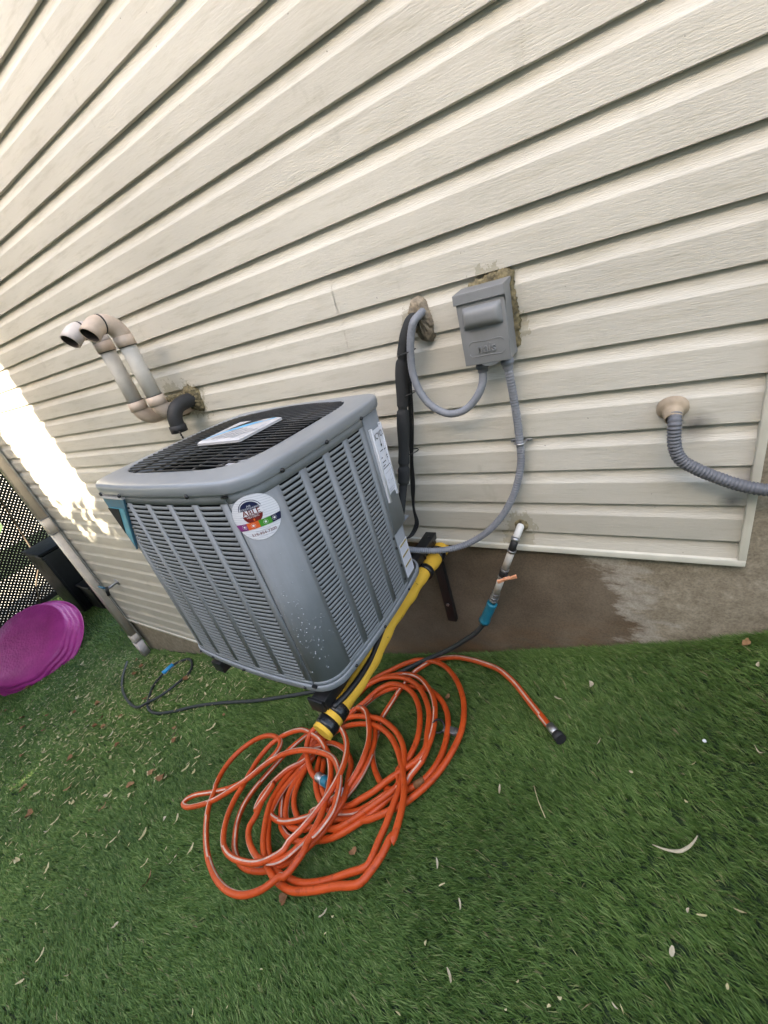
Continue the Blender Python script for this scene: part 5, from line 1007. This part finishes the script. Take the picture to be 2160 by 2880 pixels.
for i, (x, y) in enumerate(LEAVES):
    d = math.hypot(x, y+1.2); k = random.choice(['narrow', 'narrow', 'narrow', 'short', 'short', 'brown'] if x < -1.2 else ['narrow', 'short'])
    put(k, x, y, 'small dry leaf scattered with many alike on the turf', 'dry leaves scattered on the turf', random.uniform(.5, .95)*(1.35 if x < -1.5 else .36), dz=.018, mat=random.choice(['leaf', 'pale', None, None]) if k != 'brown' else None)
PT_ = {"brownA":[-0.978,-1.062,-0.803],"brownB":[-0.795,-0.866,-0.744],"brownC":[-2.216,-0.496,-1.195],"stick":[0.093,-0.63,-0.423],"pebble":[0.152,-0.356,-0.399],"chip":[-0.14,-0.168,-0.517],"tan1":[-0.095,-0.38,-0.5],"leafS":[-0.36,-0.571,-0.597],"l1":[-0.009,-0.459,-0.465],"l2":[0.072,-0.814,-0.432],"l3":[0.256,-0.375,-0.348],"l4":[-0.486,-0.813,-0.643],"l5":[-0.362,-1.014,-0.598],"l6":[-0.384,-0.88,-0.606],"l7":[-0.8,-1.04,-0.746],"l8":[0.244,-0.371,-0.354],"clip":[-0.603,-0.4,-0.682],"w":[0.101,-0.738,-0.42],"r":[0.27,-0.037,-0.34],"l9":[0.285,-0.119,-0.333],"o1":[-0.682,-0.245,-0.708],"a1":[-0.473,-0.982,-0.638],"a2":[-0.757,-1.125,-0.732],"a3":[-0.914,-1.229,-0.782],"b1":[-1.363,-1.4,-0.925],"b2":[-1.585,-1.164,-0.995],"b3":[-3.024,-1.402,-1.43],"b4":[-2.075,-1.7,-1.15],"b5":[-1.808,-1.579,-1.066],"b6":[-1.401,-1.277,-0.937],"b7":[-2.541,-1.425,-1.289],"b8":[-0.237,-0.23,-0.552],"b9":[-0.204,-0.122,-0.54],"c1":[-0.548,-0.227,-0.665],"c2":[-1.938,-0.485,-1.107],"twig1":[-0.721,-0.447,-0.72],"twig2":[-0.239,-0.579,-0.553]}
def sp(k): return PT_[k][0], PT_[k][1]
SPEC = [('brownA', 'brown', 'large crumpled brown leaf just below the orange hose', 1.5, None), ('brownB', 'brown', 'crumpled brown leaf in the bight of the orange hose', 1.1, None), ('brownC', 'brown', 'small brown curled leaf left of the orange hose below the dark hose', 1.0, None),
        ('chip', 'short', 'flat pinkish wood chip near the foundation at the right', 1.6, 'pale'), ('tan1', 'narrow', 'tan stub of leaf stem right of the hose end', .8, 'pale'),
        ('leafS', 'narrow', 'pale bent leaf right of the orange coil', 1.0, 'pale'), ('l1', 'short', 'tiny pale seed husk right of the hose end', .7, 'pale'), ('l2', 'short', 'pinkish pale leaf bit at the lower right', 1.1, 'pale'), ('l3', 'curl', 'thin pale curved stem at the right edge', .7, 'pale'),
        ('l4', 'narrow', 'crinkled pale leaf below the right of the coil', 1.0, 'pale'), ('l5', 'narrow', 'pale twisted leaf low in the middle of the turf', 1.0, 'pale'), ('l6', 'narrow', 'thin pale leaf right of the big brown leaf', .9, 'pale'), ('l7', 'narrow', 'pale bent leaf beside the big brown leaf', 1.1, 'pale'),
        ('w', 'short', 'tiny pale speck of bark at the lower right', .6, 'pale'), ('r', 'brown', 'dark red leaf against the foundation at the right', 1.1, None), ('l9', 'short', 'pinkish leaf bit near the right edge by the wall', 1.0, 'pale'), ('o1', 'brown', 'orange brown leaf by the right loops of the hose', .9, None),
        ('b8', 'narrow', 'pale leaf near the straight end of the orange hose', 1.0, 'pale'), ('c1', 'curl', 'thin pale stem right of the orange loops', .7, 'pale'), ('b3', 'narrow', 'long pale leaf on the left turf', 1.6, 'pale'), ('b4', 'narrow', 'long yellowish leaf at the lower left', 1.5, 'leaf'), ('b5', 'narrow', 'pale split leaf at the lower left', 1.3, 'pale')]
for k, kd, lb, s_, mt in SPEC:
    x, y = sp(k); put(kd, x, y, lb, None, s_*.48, dz=.006, mat=mt, rz={'stick': -.9}.get(k), cat='twig' if kd == 'curl' else 'leaf', name='fallen_twig' if kd == 'curl' else 'fallen_leaf')
# fine litter too small to pick apart
V = []; F = []
for _ in range(2600):
    x = -4.2+random.gauss(0, 1.25); y = -.06-abs(random.gauss(0, .75))
    if x < -6.4 or x > -1.2 or y < -2.2 or random.random() < (x+3.4)*.42: continue
    L = random.uniform(.008, .026); a = random.uniform(0, 6.28); c = Vector((x, y, g(x)+random.uniform(.010, .020))); u = Vector((math.cos(a)*L, math.sin(a)*L, random.uniform(-.3, .3)*L+math.cos(a)*L*.3)); v = Vector((-math.sin(a), math.cos(a), random.uniform(-.5, .5)))*random.uniform(.0018, .0042)
    b_ = len(V); V += [c-u, c+v*.9-u*.2, c+u, c-v]; F.append((b_, b_+1, b_+2, b_+3))
o = mk('leaf_litter', V, F, M['leaf']); tag(o, 'fine dry leaf crumbs scattered over the left of the turf', 'litter', kind='stuff')
V, F = lathe([(0, -.004), (.0035, -.003), (.0050, 0), (.0035, .0035), (0, .004)], 10); pb = mk('pebble', V, F, M['white'], None, smooth=True, loc=(PT_['pebble'][0], PT_['pebble'][1], PT_['pebble'][2]+.004)); tag(pb, 'small round white pebble on the turf at the right', 'pebble')
x, y = sp('stick'); mb = MB(); mb.tube([(x_*.846-.6*y_-x*0, x_*.463+.8*y_, g(x+x_*.846-.6*y_)-g(x)+.008*abs(x_)/.04) for x_, y_ in [(q_*.0475, .020*q_*q_*(1.15 if q_ < 0 else .8)) for q_ in np.linspace(-1, 1, 13)]], [.0010+.0030*(1-abs(q_)**1.5) for q_ in np.linspace(-1, 1, 13)], 7); o = mb.build('fallen_twig', M['pale'], None, (x, y, g(x)+.012)); tag(o, 'white curved twig shaped like a smile on the turf at the right', 'twig')
for k, lb in (('twig1', 'thin dead twig lying inside the orange loops'), ('twig2', 'thin pale grass stalk right of the orange coil')):
    x, y = sp(k); a = random.uniform(0, 3); mb = MB(); mb.tube(catmull([(-.05*math.cos(a), -.05*math.sin(a), g(x-.05*math.cos(a))-g(x)), (0, 0, .004), (.05*math.cos(a)+.008, .05*math.sin(a), g(x+.05*math.cos(a))-g(x)+.003)], .02), .0013, 5); o = mb.build('dead_twig', M['leaf'], None, (x, y, g(x)+.006)); tag(o, lb, 'twig')
